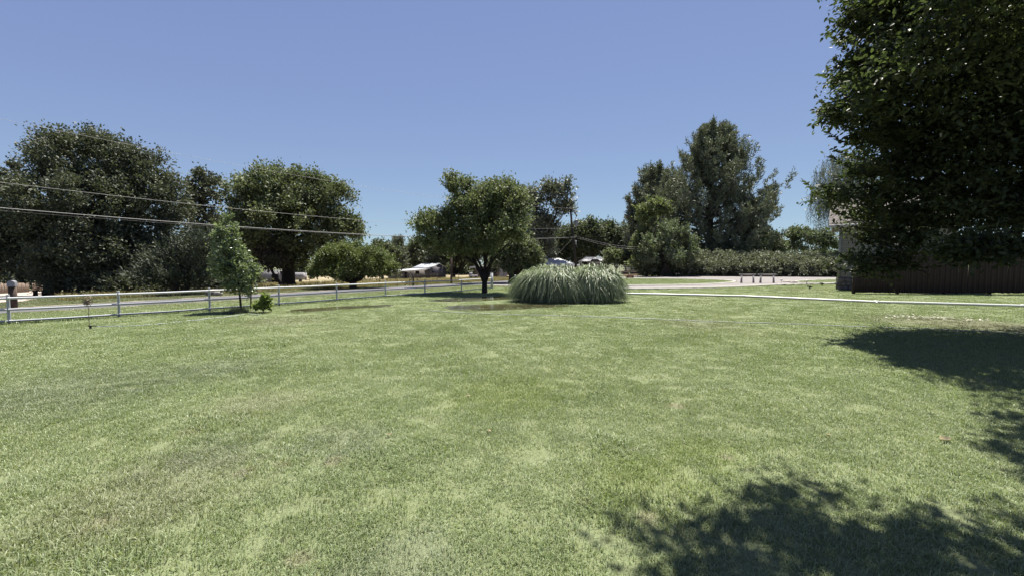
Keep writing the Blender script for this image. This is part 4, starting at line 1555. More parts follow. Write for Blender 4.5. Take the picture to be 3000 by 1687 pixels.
M_BLACK = plain('black_plastic', (0.015, 0.015, 0.015), (0.022, 0.022, 0.022), 8, .5)
sp = p + Vector((.06, -.03, 0))
sk = thing('sprinkler', sp, 'small dark lawn sprinkler at the foot of the wind spinner', 'sprinkler')
mb = MB(); mb.tube([sp + Vector((0, 0, -.03)), sp + Vector((0, 0, .07))], [.028, .02], 8); mb.build('spike', M_BLACK, sk)
mb = MB(); mb.bar(sp + Vector((-.05, 0, .075)), sp + Vector((.16, -.01, .08)), .03, .022); mb.build('arm', M_BLACK, sk)
mb = MB(); mb.tube([sp + Vector((.0, 0, .07)), sp + Vector((0, 0, .105))], [.016, .01], 8); mb.build('head', plain('brass', (0.256, 0.220, 0.110), None, 8, .4, .6), sk)


def hose(name, label, pix, r, mat, cat='hose', z=.014, first=None):
    pts = [hit(*q) for q in pix]
    pl = smooth_poly([(q.x, q.y) for q in pts], 3, False)
    if first is not None:
        pl[0] = (first.x, first.y)
    P = [Vector((x, y, float(gz(x, y)) + z + .006 * math.sin(i * 1.7))) for i, (x, y) in enumerate(pl)]
    mb = MB(); mb.tube(P, r, 6)
    o = mb.build(name, mat, None, True, origin=P[0])
    return tag(o, label, cat)


M_HOSE = plain('pale_blue_hose', (0.307, 0.344, 0.366), (0.249, 0.293, 0.307), 4, .5)
M_HOSEW = plain('whitish_hose', (.33, .34, .32), (.27, .28, .26), 4, .5)
hose('garden_hose', 'pale bluish hose running from the sprinkler past the young tree', [(268, 956), (340, 957), (430, 953), (520, 944), (620, 933), (690, 926), (725, 919), (760, 924)], .013, M_HOSE)
hose('garden_hose', 'long whitish hose drawn across the whole lawn below the white pipe',
     [(1230, 908), (1350, 917), (1500, 922), (1650, 925), (1850, 932), (2050, 941), (2340, 950), (2500, 957), (2740, 964), (3000, 978), (3200, 990)], .014, M_HOSEW)

# ------------------------------------------------------------------ white irrigation pipe
M_PVC = plain('white_plastic_pipe', (0.571, 0.571, 0.542), (0.512, 0.512, 0.483), 1.5, .4, spec=.5)
q = [hit(*k_) for k_ in ((1815, 862), (2180, 870), (2330, 877), (2567, 887.5), (3000, 899.5), (3350, 909))]
ip = thing('irrigation_pipe', q[3], 'long white plastic irrigation pipe lying in sections across the lawn', 'pipe')
R_ = .052
seq = [(q[0], q[1]), (q[1], q[3]), (q[3], q[4]), (q[4], q[5])]
for i, (a, c_) in enumerate(seq):
    d_ = (c_ - a).normalized()
    side = Vector((0, 0, 1)).cross(d_) * (.03 * (-1) ** i)
    mb = MB()
    P = [a + d_ * .02 + Vector((0, 0, R_)) + side * 0, a.lerp(c_, .35) + Vector((0, 0, R_ + .004)) + side, a.lerp(c_, .7) + Vector((0, 0, R_ + .002)) + side * .6, c_ - d_ * .02 + Vector((0, 0, R_))]
    mb.tube(P, R_, 12)
    auto_smooth(mb.build('section', M_PVC, ip, origin=a), 50)
    mb = MB()
    mb.tube([c_ - d_ * .10 + Vector((0, 0, R_)), c_ - d_ * .09 + Vector((0, 0, R_)), c_ + d_ * .08 + Vector((0, 0, R_)), c_ + d_ * .09 + Vector((0, 0, R_))], [R_ * 1.02, R_ * 1.22, R_ * 1.22, R_ * 1.02], 12)
    auto_smooth(mb.build('coupling', M_PVC, ip, origin=c_), 50)
mb = MB(); c_ = q[3] + Vector((-.05, -.07, .05)); mb.tube([c_, c_ + Vector((-.02, -.07, -.03))], .03, 8); mb.build('outlet', M_PVC, ip)

# ------------------------------------------------------------------ house at the right
TH = math.radians(38)
dF = Vector((math.cos(TH), -math.sin(TH), 0))
dB = Vector((math.sin(TH), math.cos(TH), 0))
hc = hit(2453, 848.5)
WH, WL, WD = 4.28, 5.4, 7.0
M_SIDE = plain('grey_siding', (0.220, 0.209, 0.198), (0.198, 0.187, 0.176), 2, .85, bump=.1)
M_TRIM = plain('grey_trim', (0.242, 0.231, 0.220), (0.220, 0.209, 0.198), 3, .8)
M_FASC = plain('pale_fascia', (0.381, 0.366, 0.366), (0.344, 0.329, 0.329), 3, .8)
M_STONE = plain('field_stone', (0.161, 0.139, 0.124), (0.110, 0.095, 0.088), 4, .9, bump=.5)
M_MORT = plain('mortar', (0.073, 0.066, 0.062), (0.059, 0.051, 0.048), 8, .95, bump=.4)
M_SHIN = plain('shingle', (0.183, 0.161, 0.146), (0.146, 0.128, 0.117), 3, .95, bump=.4)
hs = thing('house', hc, 'grey lap-sided house with stone base and shingle roof behind the picket fence', 'house')
mb = MB()
ctr = hc + dF * (WL / 2) + dB * (WD / 2)
ax = (dF, dB, Vector((0, 0, 1)))
mb.box(ctr + Vector((0, 0, WH / 2)), (WL - .04, WD - .04, WH), ax=ax)
mb.build('wall', M_TRIM, hs)
SB_H = .78
nb = int((WH - SB_H - .1) / .145)
for i in range(nb):
    z = SB_H + .06 + i * .145
    for face in (0, 1):
        if face == 0:
            c0, dd, nn, LL = hc + dF * .12, dF, -dB, WL - .14
        else:
            c0, dd, nn, LL = hc + dB * .12, dB, -dF, WD - .14
        mb = MB()
        a0 = c0 + Vector((0, 0, z)); a1 = a0 + dd * LL
        t = .145
        mb.add([a0 + nn * .024, a1 + nn * .024, a1 + nn * .008 + Vector((0, 0, t + .012)), a0 + nn * .008 + Vector((0, 0, t + .012)),
                a0 - nn * .015, a1 - nn * .015, a1 - nn * .015 + Vector((0, 0, t + .012)), a0 - nn * .015 + Vector((0, 0, t + .012))],
               [(0, 1, 2, 3), (7, 6, 5, 4), (0, 4, 5, 1), (3, 2, 6, 7), (0, 3, 7, 4), (1, 5, 6, 2)])
        mb.build('siding_board', M_SIDE, hs, origin=a0)
mb = MB()
mb.box(hc + dF * .05 - dB * .012 + Vector((0, 0, (WH + SB_H) / 2)), (.15, .05, WH - SB_H - .02), ax=ax)
mb.box(hc - dF * .012 + dB * .05 + Vector((0, 0, (WH + SB_H) / 2)), (.05, .147, WH - SB_H - .024), ax=ax)
mb.build('corner_trim', M_TRIM, hs)
mb = MB()
mb.box(ctr + Vector((0, 0, SB_H / 2 - .02)), (WL + .10, WD + .10, SB_H + .04), ax=ax)
mb.build('stone_base', M_MORT, hs)
stone_base = [o for o in hs.children if o.name.startswith('stone_base')][0]
# field stones, a few shapes shared
stone_me = []
for k_ in range(6):
    m_ = 9
    V = []
    ang0 = np.sort(rng.random(m_) * .5 + np.arange(m_) * 2 * math.pi / m_)
    rad_ = rng.uniform(.42, .54, m_)
    for t, r_ in zip(ang0, rad_):
        V.append((r_ * math.cos(t), 0, r_ * math.sin(t)))
    for t, r_ in zip(ang0, rad_):
        V.append((r_ * .84 * math.cos(t), -.30, r_ * .84 * math.sin(t)))
    V.append((rng.normal(0, .05), -.44, rng.normal(0, .05)))
    Fc = [(j, (j + 1) % m_, (j + 1) % m_ + m_, j + m_) for j in range(m_)] + [(j + m_, (j + 1) % m_ + m_, 2 * m_) for j in range(m_)]
    o = raw_mesh('stone', V, Fc, M_STONE, None, True)
    stone_me.append(o.data)
    COL.objects.unlink(o)
row_h = [.26, .25, .27]
for face, LL in ((0, WL), (1, 2.2)):
    z = .0
    for r_i, rh in enumerate(row_h):
        x = -.03 + (r_i % 2) * .12 * -1
        while x < LL:
            w = rng.uniform(.22, .42)
            o = bpy.data.objects.new('stone', stone_me[rng.integers(0, 6)])
            COL.objects.link(o)
            o.parent = stone_base
            if face == 0:
                pos_ = hc + dF * (x + w / 2) - dB * .045
                rz = -TH
            else:
                pos_ = hc + dB * (x + w / 2) - dF * .045
                rz = -TH - math.pi / 2
            o.location = pos_ + Vector((0, 0, z + rh / 2 + rng.normal(0, .012))) - hs.location
            o.rotation_euler = (0, rng.normal(0, .15), rz)
            o.scale = (w * 1.06, .12, rh * 1.08)
            x += w * .98
        z += rh
# roof
ov = .45
RISE, RUN = 2.1, WD / 2 + ov
rf0 = hc - dF * .55 - dB * ov + Vector((0, 0, WH - .12))
LR = WL + 1.0
sl = (dB * RUN + Vector((0, 0, RISE)))
SLN = sl.normalized()
rn = dF.cross(SLN).normalized()
if rn.z < 0: rn = -rn
mb = MB()
mb.box(rf0 + dF * (LR / 2) + sl / 2 + rn * .02, (LR, sl.length, .05), ax=(dF, SLN, rn))
sl2 = (-dB * RUN + Vector((0, 0, RISE)))
rf1 = rf0 + dB * (2 * RUN)
S2 = sl2.normalized(); rn2 = dF.cross(S2).normalized()
if rn2.z < 0: rn2 = -rn2
mb.box(rf1 + dF * (LR / 2) + sl2 / 2 + rn2 * .02, (LR, sl2.length, .05), ax=(dF, S2, rn2))
roof = mb.build('roof', M_SHIN, hs)
mb = MB()
rows = int(sl.length / .2)
for i in range(rows):
    x = -.03 - (i % 3) * .1
    while x < LR:
        w = rng.uniform(.2, .42)
        x0, x1 = max(x, -.02), min(x + w - .012, LR + .02)
        if x1 > x0:
            c0 = rf0 + dF * ((x0 + x1) / 2) + SLN * (i * .2 + .11) + rn * (.056 + rng.uniform(0, .008))
            tl = (SLN - rn * .05).normalized()
            mb.box(c0, (x1 - x0, .23, .018), ax=(dF, tl, dF.cross(tl)))
        x += w
tag(mb.build('shingles', M_SHIN, hs), kind='stuff')
mb = MB(); mb.box(rf0 + dF * (LR / 2) + Vector((0, 0, -.08)) - dB * .02, (LR + .02, .05, .22), ax=ax); mb.build('fascia', M_FASC, hs)
mb = MB(); mb.bar(rf0 - dF * .015 + Vector((0, 0, -.07)), rf0 + sl - dF * .015 + Vector((0, 0, -.07)), .04, .2); mb.bar(rf1 - dF * .015 + Vector((0, 0, -.07)), rf1 + sl2 - dF * .015 + Vector((0, 0, -.07)), .04, .19); mb.build('rake_board', M_FASC, hs)
mb = MB(); mb.box(rf0 + dF * (LR / 2) + dB * (ov / 2 + .02) + Vector((0, 0, -.02)), (LR - .04, ov, .03), ax=ax); mb.build('soffit', M_FASC, hs)
# gable wall
mb = MB()
g0 = hc + dF * .03 + Vector((0, 0, WH - .02)); g1 = hc + dF * .03 + dB * WD + Vector((0, 0, WH - .02)); gt = hc + dF * .03 + dB * (WD / 2) + Vector((0, 0, WH + RISE * (WD / 2) / RUN - .12))
mb.add([g0, g1, gt, g0 + dF * .1, g1 + dF * .1, gt + dF * .1], [(0, 1, 2), (5, 4, 3), (0, 3, 4, 1), (1, 4, 5, 2), (2, 5, 3, 0)])
mb.build('gable', M_SIDE, hs)

# ------------------------------------------------------------------ dark picket fence beside the house
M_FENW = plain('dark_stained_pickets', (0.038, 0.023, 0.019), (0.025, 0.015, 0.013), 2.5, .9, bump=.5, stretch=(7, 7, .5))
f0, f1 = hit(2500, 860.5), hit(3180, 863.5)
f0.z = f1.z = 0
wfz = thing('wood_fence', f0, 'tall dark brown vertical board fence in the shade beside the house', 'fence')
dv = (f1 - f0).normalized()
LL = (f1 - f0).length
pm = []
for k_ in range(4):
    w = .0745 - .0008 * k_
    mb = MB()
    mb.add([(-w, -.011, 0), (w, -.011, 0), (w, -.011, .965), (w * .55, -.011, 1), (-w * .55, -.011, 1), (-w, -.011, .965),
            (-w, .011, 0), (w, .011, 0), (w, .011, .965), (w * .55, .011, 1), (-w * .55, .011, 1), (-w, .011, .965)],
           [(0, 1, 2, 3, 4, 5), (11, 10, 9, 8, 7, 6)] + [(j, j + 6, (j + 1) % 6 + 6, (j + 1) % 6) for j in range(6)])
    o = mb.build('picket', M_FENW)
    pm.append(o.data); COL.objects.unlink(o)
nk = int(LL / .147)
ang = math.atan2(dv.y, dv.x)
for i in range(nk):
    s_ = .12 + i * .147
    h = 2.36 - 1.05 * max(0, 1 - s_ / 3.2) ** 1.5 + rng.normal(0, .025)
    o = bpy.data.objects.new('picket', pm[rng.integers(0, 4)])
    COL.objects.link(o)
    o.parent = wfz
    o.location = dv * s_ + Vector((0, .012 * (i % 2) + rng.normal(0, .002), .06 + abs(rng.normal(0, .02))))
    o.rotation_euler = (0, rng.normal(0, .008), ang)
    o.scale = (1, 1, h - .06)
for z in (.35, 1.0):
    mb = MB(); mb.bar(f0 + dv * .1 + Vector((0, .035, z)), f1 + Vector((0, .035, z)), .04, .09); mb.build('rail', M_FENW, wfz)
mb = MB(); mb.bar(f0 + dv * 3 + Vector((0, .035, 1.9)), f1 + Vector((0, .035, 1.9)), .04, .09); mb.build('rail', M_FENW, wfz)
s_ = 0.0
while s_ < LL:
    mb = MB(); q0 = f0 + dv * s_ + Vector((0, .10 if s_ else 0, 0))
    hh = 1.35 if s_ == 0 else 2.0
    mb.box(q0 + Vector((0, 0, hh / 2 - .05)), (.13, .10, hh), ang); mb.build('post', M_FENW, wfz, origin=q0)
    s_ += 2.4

# ------------------------------------------------------------------ sawhorses
M_SAWW = plain('grey_timber', (0.337, 0.315, 0.300), (0.249, 0.227, 0.220), 3, .9, bump=.4, stretch=(1, 5, 5))


def sawhorse(xa, xb, yb, label, rz):
    a, c_ = hit(xa, yb), hit(xb, yb)
    mid = (a + c_) / 2
    L = (c_ - a).length
    root = thing('sawhorse', mid, label, 'sawhorse', 'sawhorses on the gravel drive')
    dx = Vector((math.cos(rz), math.sin(rz), 0)); dy = Vector((-math.sin(rz), math.cos(rz), 0))
    h = .80
    mb = MB(); mb.box(mid + Vector((0, 0, h - .045)), (L, .2, .07), rz); mb.box(mid + Vector((0, 0, h - .11)), (L * .96, .05, .08), rz); mb.build('top_beam', M_SAWW, root)
    for s in (-1, 1):
        for t in (-1, 1):
            mb = MB()
            tp_ = mid + dx * (s * L * .36) + dy * (t * .045) + Vector((0, 0, h - .075))
            ft = mid + dx * (s * L * .385 + t * .17) + dy * (t * .24) + Vector((0, 0, .0))
            mb.bar(ft, tp_, .12, .05, up=(dy.x, dy.y, 0))
            mb.build('leg', M_SAWW, root)
        mb = MB()
        mb.box(mid + dx * (s * L * .37) + Vector((0, 0, h - .17)), (.12, .14, .12), rz)
        mb.build('gusset', M_SAWW, root)
    return root


sawhorse(2166, 2213, 829.5, 'grey wooden sawhorse on the gravel, the one farther from the house', .02)
sawhorse(2222, 2272, 829.5, 'grey wooden sawhorse on the gravel, the one closer to the house', -.02)

# ------------------------------------------------------------------ small yard things near the drive
M_LAMPW = plain('white_plastic', (0.454, 0.439, 0.381), (0.366, 0.351, 0.307), 8, .5)


def path_light(x, y, label):
    p = hit(x, y)
    r = thing('path_light', p, label, 'path light', 'little path lights by the drive')
    mb = MB(); mb.tube([p + Vector((0, 0, -.05)), p + Vector((0, 0, .22))], .014, 6); mb.build('stake', M_GALV, r)
    mb = MB(); mb.tube([p + Vector((0, 0, .22)), p + Vector((0, 0, .24)), p + Vector((0, 0, .32)), p + Vector((0, 0, .36))], [.03, .085, .075, .02], 10); mb.build('lamp_head', M_LAMPW, r, True)


path_light(2289, 830, 'small white path light on the gravel beside the sawhorses')
path_light(2363, 834, 'small white path light at the concrete edge near the house')
for (x, y, lab) in ((2372, 847, 'black lawn sprinkler tilted in the grass nearest the pipe'), (2408, 837, 'black lawn sprinkler on the concrete edge by the house corner')):
    p = hit(x, y)
    r = thing('sprinkler', p, lab, 'sprinkler')
    mb = MB(); mb.tube([p + Vector((0, 0, -.03)), p + Vector((.01, 0, .14))], [.05, .035], 8); mb.build('spike', M_BLACK, r)
    mb = MB(); mb.bar(p + Vector((-.16, 0, .2)), p + Vector((.14, 0, .13)), .08, .07); mb.build('arm', M_BLACK, r)
    mb = MB(); mb.tube([p + Vector((.01, 0, .14)), p + Vector((.02, 0, .24))], [.045, .02], 8); mb.build('head', M_BLACK, r)


def rock(p, size, label, group=None, mat=None, seed=0):
    r = np.random.default_rng(seed)
    bm = bmesh.new()
    bmesh.ops.create_icosphere(bm, subdivisions=2, radius=.5)
    ph = r.random((6, 3)) * 6
    for v in bm.verts:
        c = np.array(v.co)
        k = 1 + .12 * sum(math.sin(c @ (ph[j] - 3) * 2 + ph[j][0]) for j in range(4)) / 1.5
        v.co = Vector((c[0] * k * size[0], c[1] * k * size[1], c[2] * k * size[2] + size[2] * .28))
    V = [tuple(v.co + Vector(p)) for v in bm.verts]
    bm.verts.index_update()
    Fc = [tuple(v.index for v in f.verts) for f in bm.faces]
    bm.free()
    o = raw_mesh('rock', V, Fc, mat or M_STONE, None, True, origin=p)
    return tag(o, label, 'rock', group)


M_PROCK = plain('pale_rock', (0.307, 0.285, 0.249), (0.242, 0.220, 0.190), 3, .9, bump=.5)
rock(hit(627, 865), (1.1, .8, .55), 'rounded grey boulder on the verge across the road', None, None, 1)
rock(hit(641, 866), (.6, .5, .4), 'lesser pale boulder leaning on the rounded grey one', None, M_PROCK, 2)
rock(hit(2311, 827), (.9, .6, .22), 'flat pale rock on the tip of the small grass island', None, M_PROCK, 3)
rock(hit(2324, 829), (.6, .5, .2), 'small flat pale rock beside the larger one on the island', None, M_PROCK, 4)

# timber box with standpipe by the drive
p = on(1845, 54)
M_ORW = plain('orange_timber', (0.190, 0.091, 0.044), (0.088, 0.044, 0.026), 2.5, .85, bump=.3)
r = thing('planter_box', p, 'low orange-brown timber box with a standpipe on the grass island edge', 'box')
for s in (-1, 1):
    for z in (.09, .27):
        mb = MB(); mb.box(p + Vector((0, s * .33, z)), (.78, .06, .165)); mb.build('plank', M_ORW, r)
        mb = MB(); mb.box(p + Vector((s * .36, 0, z)), (.06, .6, .16)); mb.build('plank', M_ORW, r)
for sx in (-1, 1):
    mb = MB(); mb.box(p + Vector((sx * .38, -.37, .19)), (.07, .05, .38)); mb.build('corner_post', M_WOOD, r)
mb = MB(); mb.tube([p + Vector((0, 0, 0)), p + Vector((0, 0, .62))], .035, 8); mb.build('standpipe', M_LAMPW, r)
mb = MB(); mb.box(p + Vector((0, 0, .17)), (.66, .6, .3)); mb.build('soil', M_WOOD, r)

# marker post across the road
p = hit(751, 862)
r = thing('marker_post', p, 'short greenish marker post on the verge behind the stake', 'post')
mb = MB(); mb.tube([p + Vector((0, 0, -.1)), p + Vector((0, 0, .68)), p + Vector((0, 0, .74))], [.075, .075, .05], 9); mb.build('post', plain('green_grey', (0.073, 0.081, 0.059)), r, True)
mb = MB(); mb.tube([p + Vector((0, 0, .52)), p + Vector((0, 0, .62))], .08, 9); mb.build('band', M_LAMPW, r)

# ------------------------------------------------------------------ utility pole and wires
M_POLE = plain('creosote_pole', (0.040, 0.031, 0.026), (0.026, 0.020, 0.018), 3, .95, bump=.5, stretch=(5, 5, .5))
PY = 52.0
pb_ = on(1692, PY)
pt_ = at(1671, 611, PY)
pt_.y = PY
up_ = thing('utility_pole', pb_, 'leaning dark wooden utility pole with a grey transformer behind the pampas grass', 'pole')
mb = MB(); mb.tube([pb_ + Vector((0, 0, -.3)), pb_.lerp(pt_, .5), pt_], [.17, .145, .12], 10); mb.build('pole', M_POLE, up_, True)
dv_ = (pt_ - pb_).normalized()
mb = MB(); c_ = pt_ - dv_ * .12; mb.box(c_ + Vector((-.1, -.14, 0)), (1.0, .10, .10), .25); mb.build('crossarm', M_POLE, up_)
for s in (-.5, -.1, .3):
    mb = MB(); q0 = c_ + Vector((s, -.14 + s * .25 + .03, .05)); mb.tube([q0, q0 + Vector((0, 0, .05)), q0 + Vector((0, 0, .12)), q0 + Vector((0, 0, .15))], [.02, .05, .05, .02], 8); mb.build('insulator', M_GALV, up_, True)
q0 = at(1683, 653, PY)
mb = MB(); mb.tube([q0 + Vector((.22, -.05, -.38)), q0 + Vector((.22, -.05, -.36)), q0 + Vector((.22, -.05, .34)), q0 + Vector((.22, -.05, .38))], [.2, .24, .24, .18], 12); auto_smooth(mb.build('transformer', M_GALV, up_))
mb = MB(); mb.bar(q0 + Vector((-.05, 0, .1)), q0 + Vector((.2, -.05, .1)), .08, .1); mb.build('bracket', M_GALV, up_)
q0 = at(1676, 622, PY)
mb = MB(); mb.bar(q0 + Vector((0, -.1, .05)), q0 + Vector((.42, -.15, -.1)), .05, .06); mb.tube([q0 + Vector((.42, -.15, -.35)), q0 + Vector((.42, -.15, .05))], .05, 7); mb.build('fuse_cutout', M_GALV, up_)
q0 = at(1687, 711, PY)
mb = MB(); mb.box(q0 + Vector((.0, -.15, 0)), (.12, .04, .5)); mb.build('marker_plate', plain('white_plate', (0.439, 0.439, 0.439)), up_)

M_WIRE = plain('bare_wire', (0.366, 0.351, 0.337), (0.307, 0.293, 0.293), 1, .6, spec=.3)
M_WIREB = plain('black_cable', (0.037, 0.037, 0.040), (0.029, 0.029, 0.029), 1, .6)
Av = np.array((pb_.x - .15, PY))


def fit_wire(name, label, samples, zA, r, mat, side=0.):
    """overhead line along the road; samples: picture points it passes"""
    ts, zs_ = [0.0], [zA]
    for (x, y) in samples:
        k_ = (x - CX) / F
        # Av - t U = (k Y, Y)
        t = (Av[0] - k_ * Av[1]) / (U[0] - k_ * U[1])
        Yd = Av[1] - t * U[1]
        ts.append(t); zs_.append(at(x, y, Yd).z)
    co = np.polyfit(ts, zs_, 2, w=[4] + [1] * len(samples))
    P = []
    for t in np.linspace(0, 62, 40):
        q = Av - U * t
        P.append(Vector((q[0] + side * NV[0], q[1] + side * NV[1], float(np.polyval(co, t)))))
    P[0] = Vector((P[0].x, P[0].y, zA))
    mb = MB(); mb.tube(P, r, 5)
    return tag(mb.build(name, mat, None, True, origin=P[0]), label, 'wire')


fit_wire('overhead_wire', 'topmost faint wire running to the crossarm of the utility pole', [(215, 388), (484, 440), (762, 494), (990, 534)], pt_.z, .006, M_WIRE)
fit_wire('overhead_wire', 'middle single pale wire crossing before the dark trees', [(0, 531), (560, 598), (1080, 649), (1520, 668)], at(0, 668, PY).z, .008, M_WIRE)
fit_wire('overhead_wire', 'thick lower pale cable crossing before the dark trees', [(0, 608), (560, 654), (1080, 688), (1210, 694), (1530, 699)], at(0, 695, PY).z, .014, M_WIRE)
fit_wire('overhead_wire', 'thinner wire sagging just under the thick lower cable', [(0, 617), (560, 658), (1080, 688.5), (1530, 701)], at(0, 696.5, PY).z, .007, M_WIREB, .1)
for (y0, y1, lab) in ((693, 724, 'upper service wire from the utility pole towards the pale tree'), (697, 731, 'lower service wire from the utility pole towards the pale tree')):
    a, c_ = at(1690, y0, PY), at(1925, y1, 62.5)
    P = [a.lerp(c_, t) + Vector((0, 0, -.5 * math.sin(math.pi * t))) for t in np.linspace(0, 1, 14)]
    mb = MB(); mb.tube(P, .014, 5)
    tag(mb.build('service_wire', M_WIRE, None, True, origin=a), lab, 'wire')
a, c_ = at(1686, 690, PY), on(1560, 56)
mb = MB(); mb.tube([a, c_ + Vector((0, 0, -.1))], .008, 5)
tag(mb.build('guy_wire', M_WIRE, None, True, origin=a), 'slanting guy wire stretched from the utility pole down behind the roof', 'wire')

# slim wooden pole by the tan shed
p = on(1322, 46)
r = thing('wood_pole', p, 'slim bare brown wooden pole standing in the dry field', 'pole')
mb = MB(); mb.tube([p + Vector((0, 0, -.2)), p + Vector((0, 0, 1.3)), Vector((p.x + .02, p.y, at(0, 748, 46).z))], [.12, .105, .09], 9); mb.build('pole', plain('brown_pole', (0.102, 0.066, 0.051), (0.066, 0.044, 0.037), 3, .9, stretch=(5, 5, .5)), r, True)
mb = MB(); q0 = Vector((p.x + .02, p.y, at(0, 748, 46).z)); mb.tube([q0, q0 + Vector((0, 0, .04))], [.1, .03], 9); mb.build('cap', M_GALV, r)

# ------------------------------------------------------------------ wire farm fence across the road
M_TPOST = plain('rusty_post', (0.055, 0.044, 0.037), (0.037, 0.029, 0.026), 6, .85)
wp = [on(640, 61), on(760, 62), on(862, 60), on(930, 53), on(1000, 49), on(1060, 45), on(1112, 42.5), hit(1164, 839), on(1222, 43), hit(1281, 831.5), hit(1344, 828), on(1400, 56.5), on(1455, 60), on(1500, 62), on(1545, 66)]
ff = thing('wire_fence', wp[7], 'thin wire fence on dark steel posts along the dry field', 'fence')
for p in wp:
    mb = MB(); mb.bar(p + Vector((0, 0, -.2)), p + Vector((0, 0, 1.12)), .05, .012, up=(1, 0, 0)); mb.bar(p + Vector((0, .02, -.2)), p + Vector((0, .02, 1.1)), .012, .04, up=(1, 0, 0)); mb.build('post', M_TPOST, ff, origin=p)
for z in (.25, .5, .75, 1.0):
    mb = MB(); mb.tube([p + Vector((0, -.02, z)) for p in wp], .006, 4); mb.build('wire', M_TPOST, ff)
# braced corner by the field gate
p = hit(1211, 838)
r = thing('corner_brace', p, 'dark steel fence corner with a small ladder frame and slanting braces', 'fence brace')
mb = MB(); mb.tube([p + Vector((0, 0, -.2)), Vector((p.x, p.y, at(0, 793, p.y).z))], .06, 8); mb.build('post', M_TPOST, r, True)
for s in (-.34, -.12):
    mb = MB(); mb.tube([p + Vector((s, 0, -.1)), p + Vector((s, 0, .95))], .022, 6); mb.build('ladder_rail', M_TPOST, r)
for z in (.2, .55, .9):
    mb = MB(); mb.tube([p + Vector((-.34, 0, z)), p + Vector((0, 0, z))], .018, 5); mb.build('rung', M_TPOST, r)
for e_ in (Vector((1.15, .6, .05)), Vector((-.75, -.3, .02))):
    mb = MB(); mb.tube([p + Vector((0, 0, .85)), p + e_], .025, 6); mb.build('brace', M_TPOST, r)

# ------------------------------------------------------------------ far buildings
def metal_mat(name, c1, c2, ribs=8.0, axis=0, rough=.5, metal=.3):
    m, nt, out = new_mat(name)
    tc = node(nt, 'ShaderNodeTexCoord').outputs['Object']
    w = nt.nodes.new('ShaderNodeTexWave')
    w.bands_direction = 'XYZ'[axis]
    w.inputs['Scale'].default_value = ribs
    nt.links.new(tc, w.inputs['Vector'])
    n1 = noise(nt, .9, 4, .65, tc)
    col = mixc(nt, maprange(nt, n1, .35, .68), c1, c2)
    principled(nt, out, col, rough, metal, .4, w.outputs['Fac'], .4, .04)
    return m


M_TIN = metal_mat('barn_tin', (0.117, 0.113, 0.128), (0.088, 0.077, 0.084))
M_TINR = metal_mat('barn_roof_tin', (0.381, 0.395, 0.410), (0.322, 0.337, 0.359), 6, 0, .5, .1)
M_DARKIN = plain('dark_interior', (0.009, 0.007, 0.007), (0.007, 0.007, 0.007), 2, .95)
GD = Vector((.69, .72, 0)).normalized()
ED = Vector((-.72, .69, 0)).normalized()
BP = at(1258, 774, 100)


def GP(x, y):
    """point of the barn's end wall seen at picture place x, y"""
    k_ = (x - CX) / F
    a_ = (k_ * BP.y - BP.x) / (GD.x - k_ * GD.y)
    return at(x, y, BP.y + a_ * GD.y)


p = on(1240, 100)
barn = thing('barn', p, 'grey corrugated metal barn with a lean-to in the dry field', 'barn')
g0 = p.z - .3


def extrude(mb, prof, d0, d1):
    V = [q + ED * d0 for q in prof] + [q + ED * d1 for q in prof]
    n = len(prof)
    mb.add(V, [tuple(range(n)), tuple(range(2 * n - 1, n - 1, -1))] + [(i, i + n, (i + 1) % n + n, (i + 1) % n) for i in range(n)])


def gnd(q):
    return Vector((q.x, q.y, g0))


DL = 6.4
A_, B_, C_ = GP(1258, 785), GP(1287, 772.5), GP(1306, 786)
mb = MB(); extrude(mb, [gnd(A_), gnd(C_), C_, B_, A_], 0, DL); mb.build('wall', M_TIN, barn)
L0 = GP(1180, 795)
A2_ = A_ - GD * .03 - Vector((0, 0, .25))
mb = MB(); extrude(mb, [gnd(L0), gnd(A2_), A2_, L0], .12, DL - .3)
mb.build('lean_to_wall', plain('weathered_boards', (0.146, 0.132, 0.124), (0.095, 0.081, 0.073), 2, .9, stretch=(4, 4, .5)), barn)
up = Vector((0, 0, .07)); u1 = Vector((0, 0, .02))
e1 = A_ + (A_ - B_).normalized() * .35
e2 = C_ + (C_ - B_).normalized() * .35
mb = MB(); extrude(mb, [e1 + u1, B_ + u1, B_ + up + u1, e1 + up + u1], -.35, DL + .35); mb.build('roof', M_TINR, barn)
mb = MB(); extrude(mb, [B_ + u1 + GD * .01, e2 + u1, e2 + up + u1, B_ + up + u1 + GD * .01], -.35, DL + .35); mb.build('roof', M_TINR, barn)
l1 = L0 + (L0 - A2_).normalized() * .5
mb = MB(); extrude(mb, [l1 + u1, A2_ + u1, A2_ + up + u1, l1 + up + u1], -.45, DL); mb.build('lean_to_roof', M_TINR, barn)
for (x0, x1, y0, y1, mt, nm, dd) in ((1218, 1229, 794, 803, M_DARKIN, 'window', .12), (1266, 1271, 795, 799, M_DARKIN, 'window', 0), (1201, 1206, 796, 815, M_TRIM, 'door', .12), (1186, 1192, 798, 815, M_DARKIN, 'opening', .12)):
    q0, q1 = GP(x0, y0), GP(x1, y1)
    c_ = (q0 + q1) / 2 + ED * (dd - .01)
    mb = MB(); mb.box(c_, ((Vector((q1.x, q1.y, 0)) - Vector((q0.x, q0.y, 0))).length, .1, q0.z - q1.z), ax=(GD, ED, Vector((0, 0, 1)))); mb.build(nm, mt, barn)

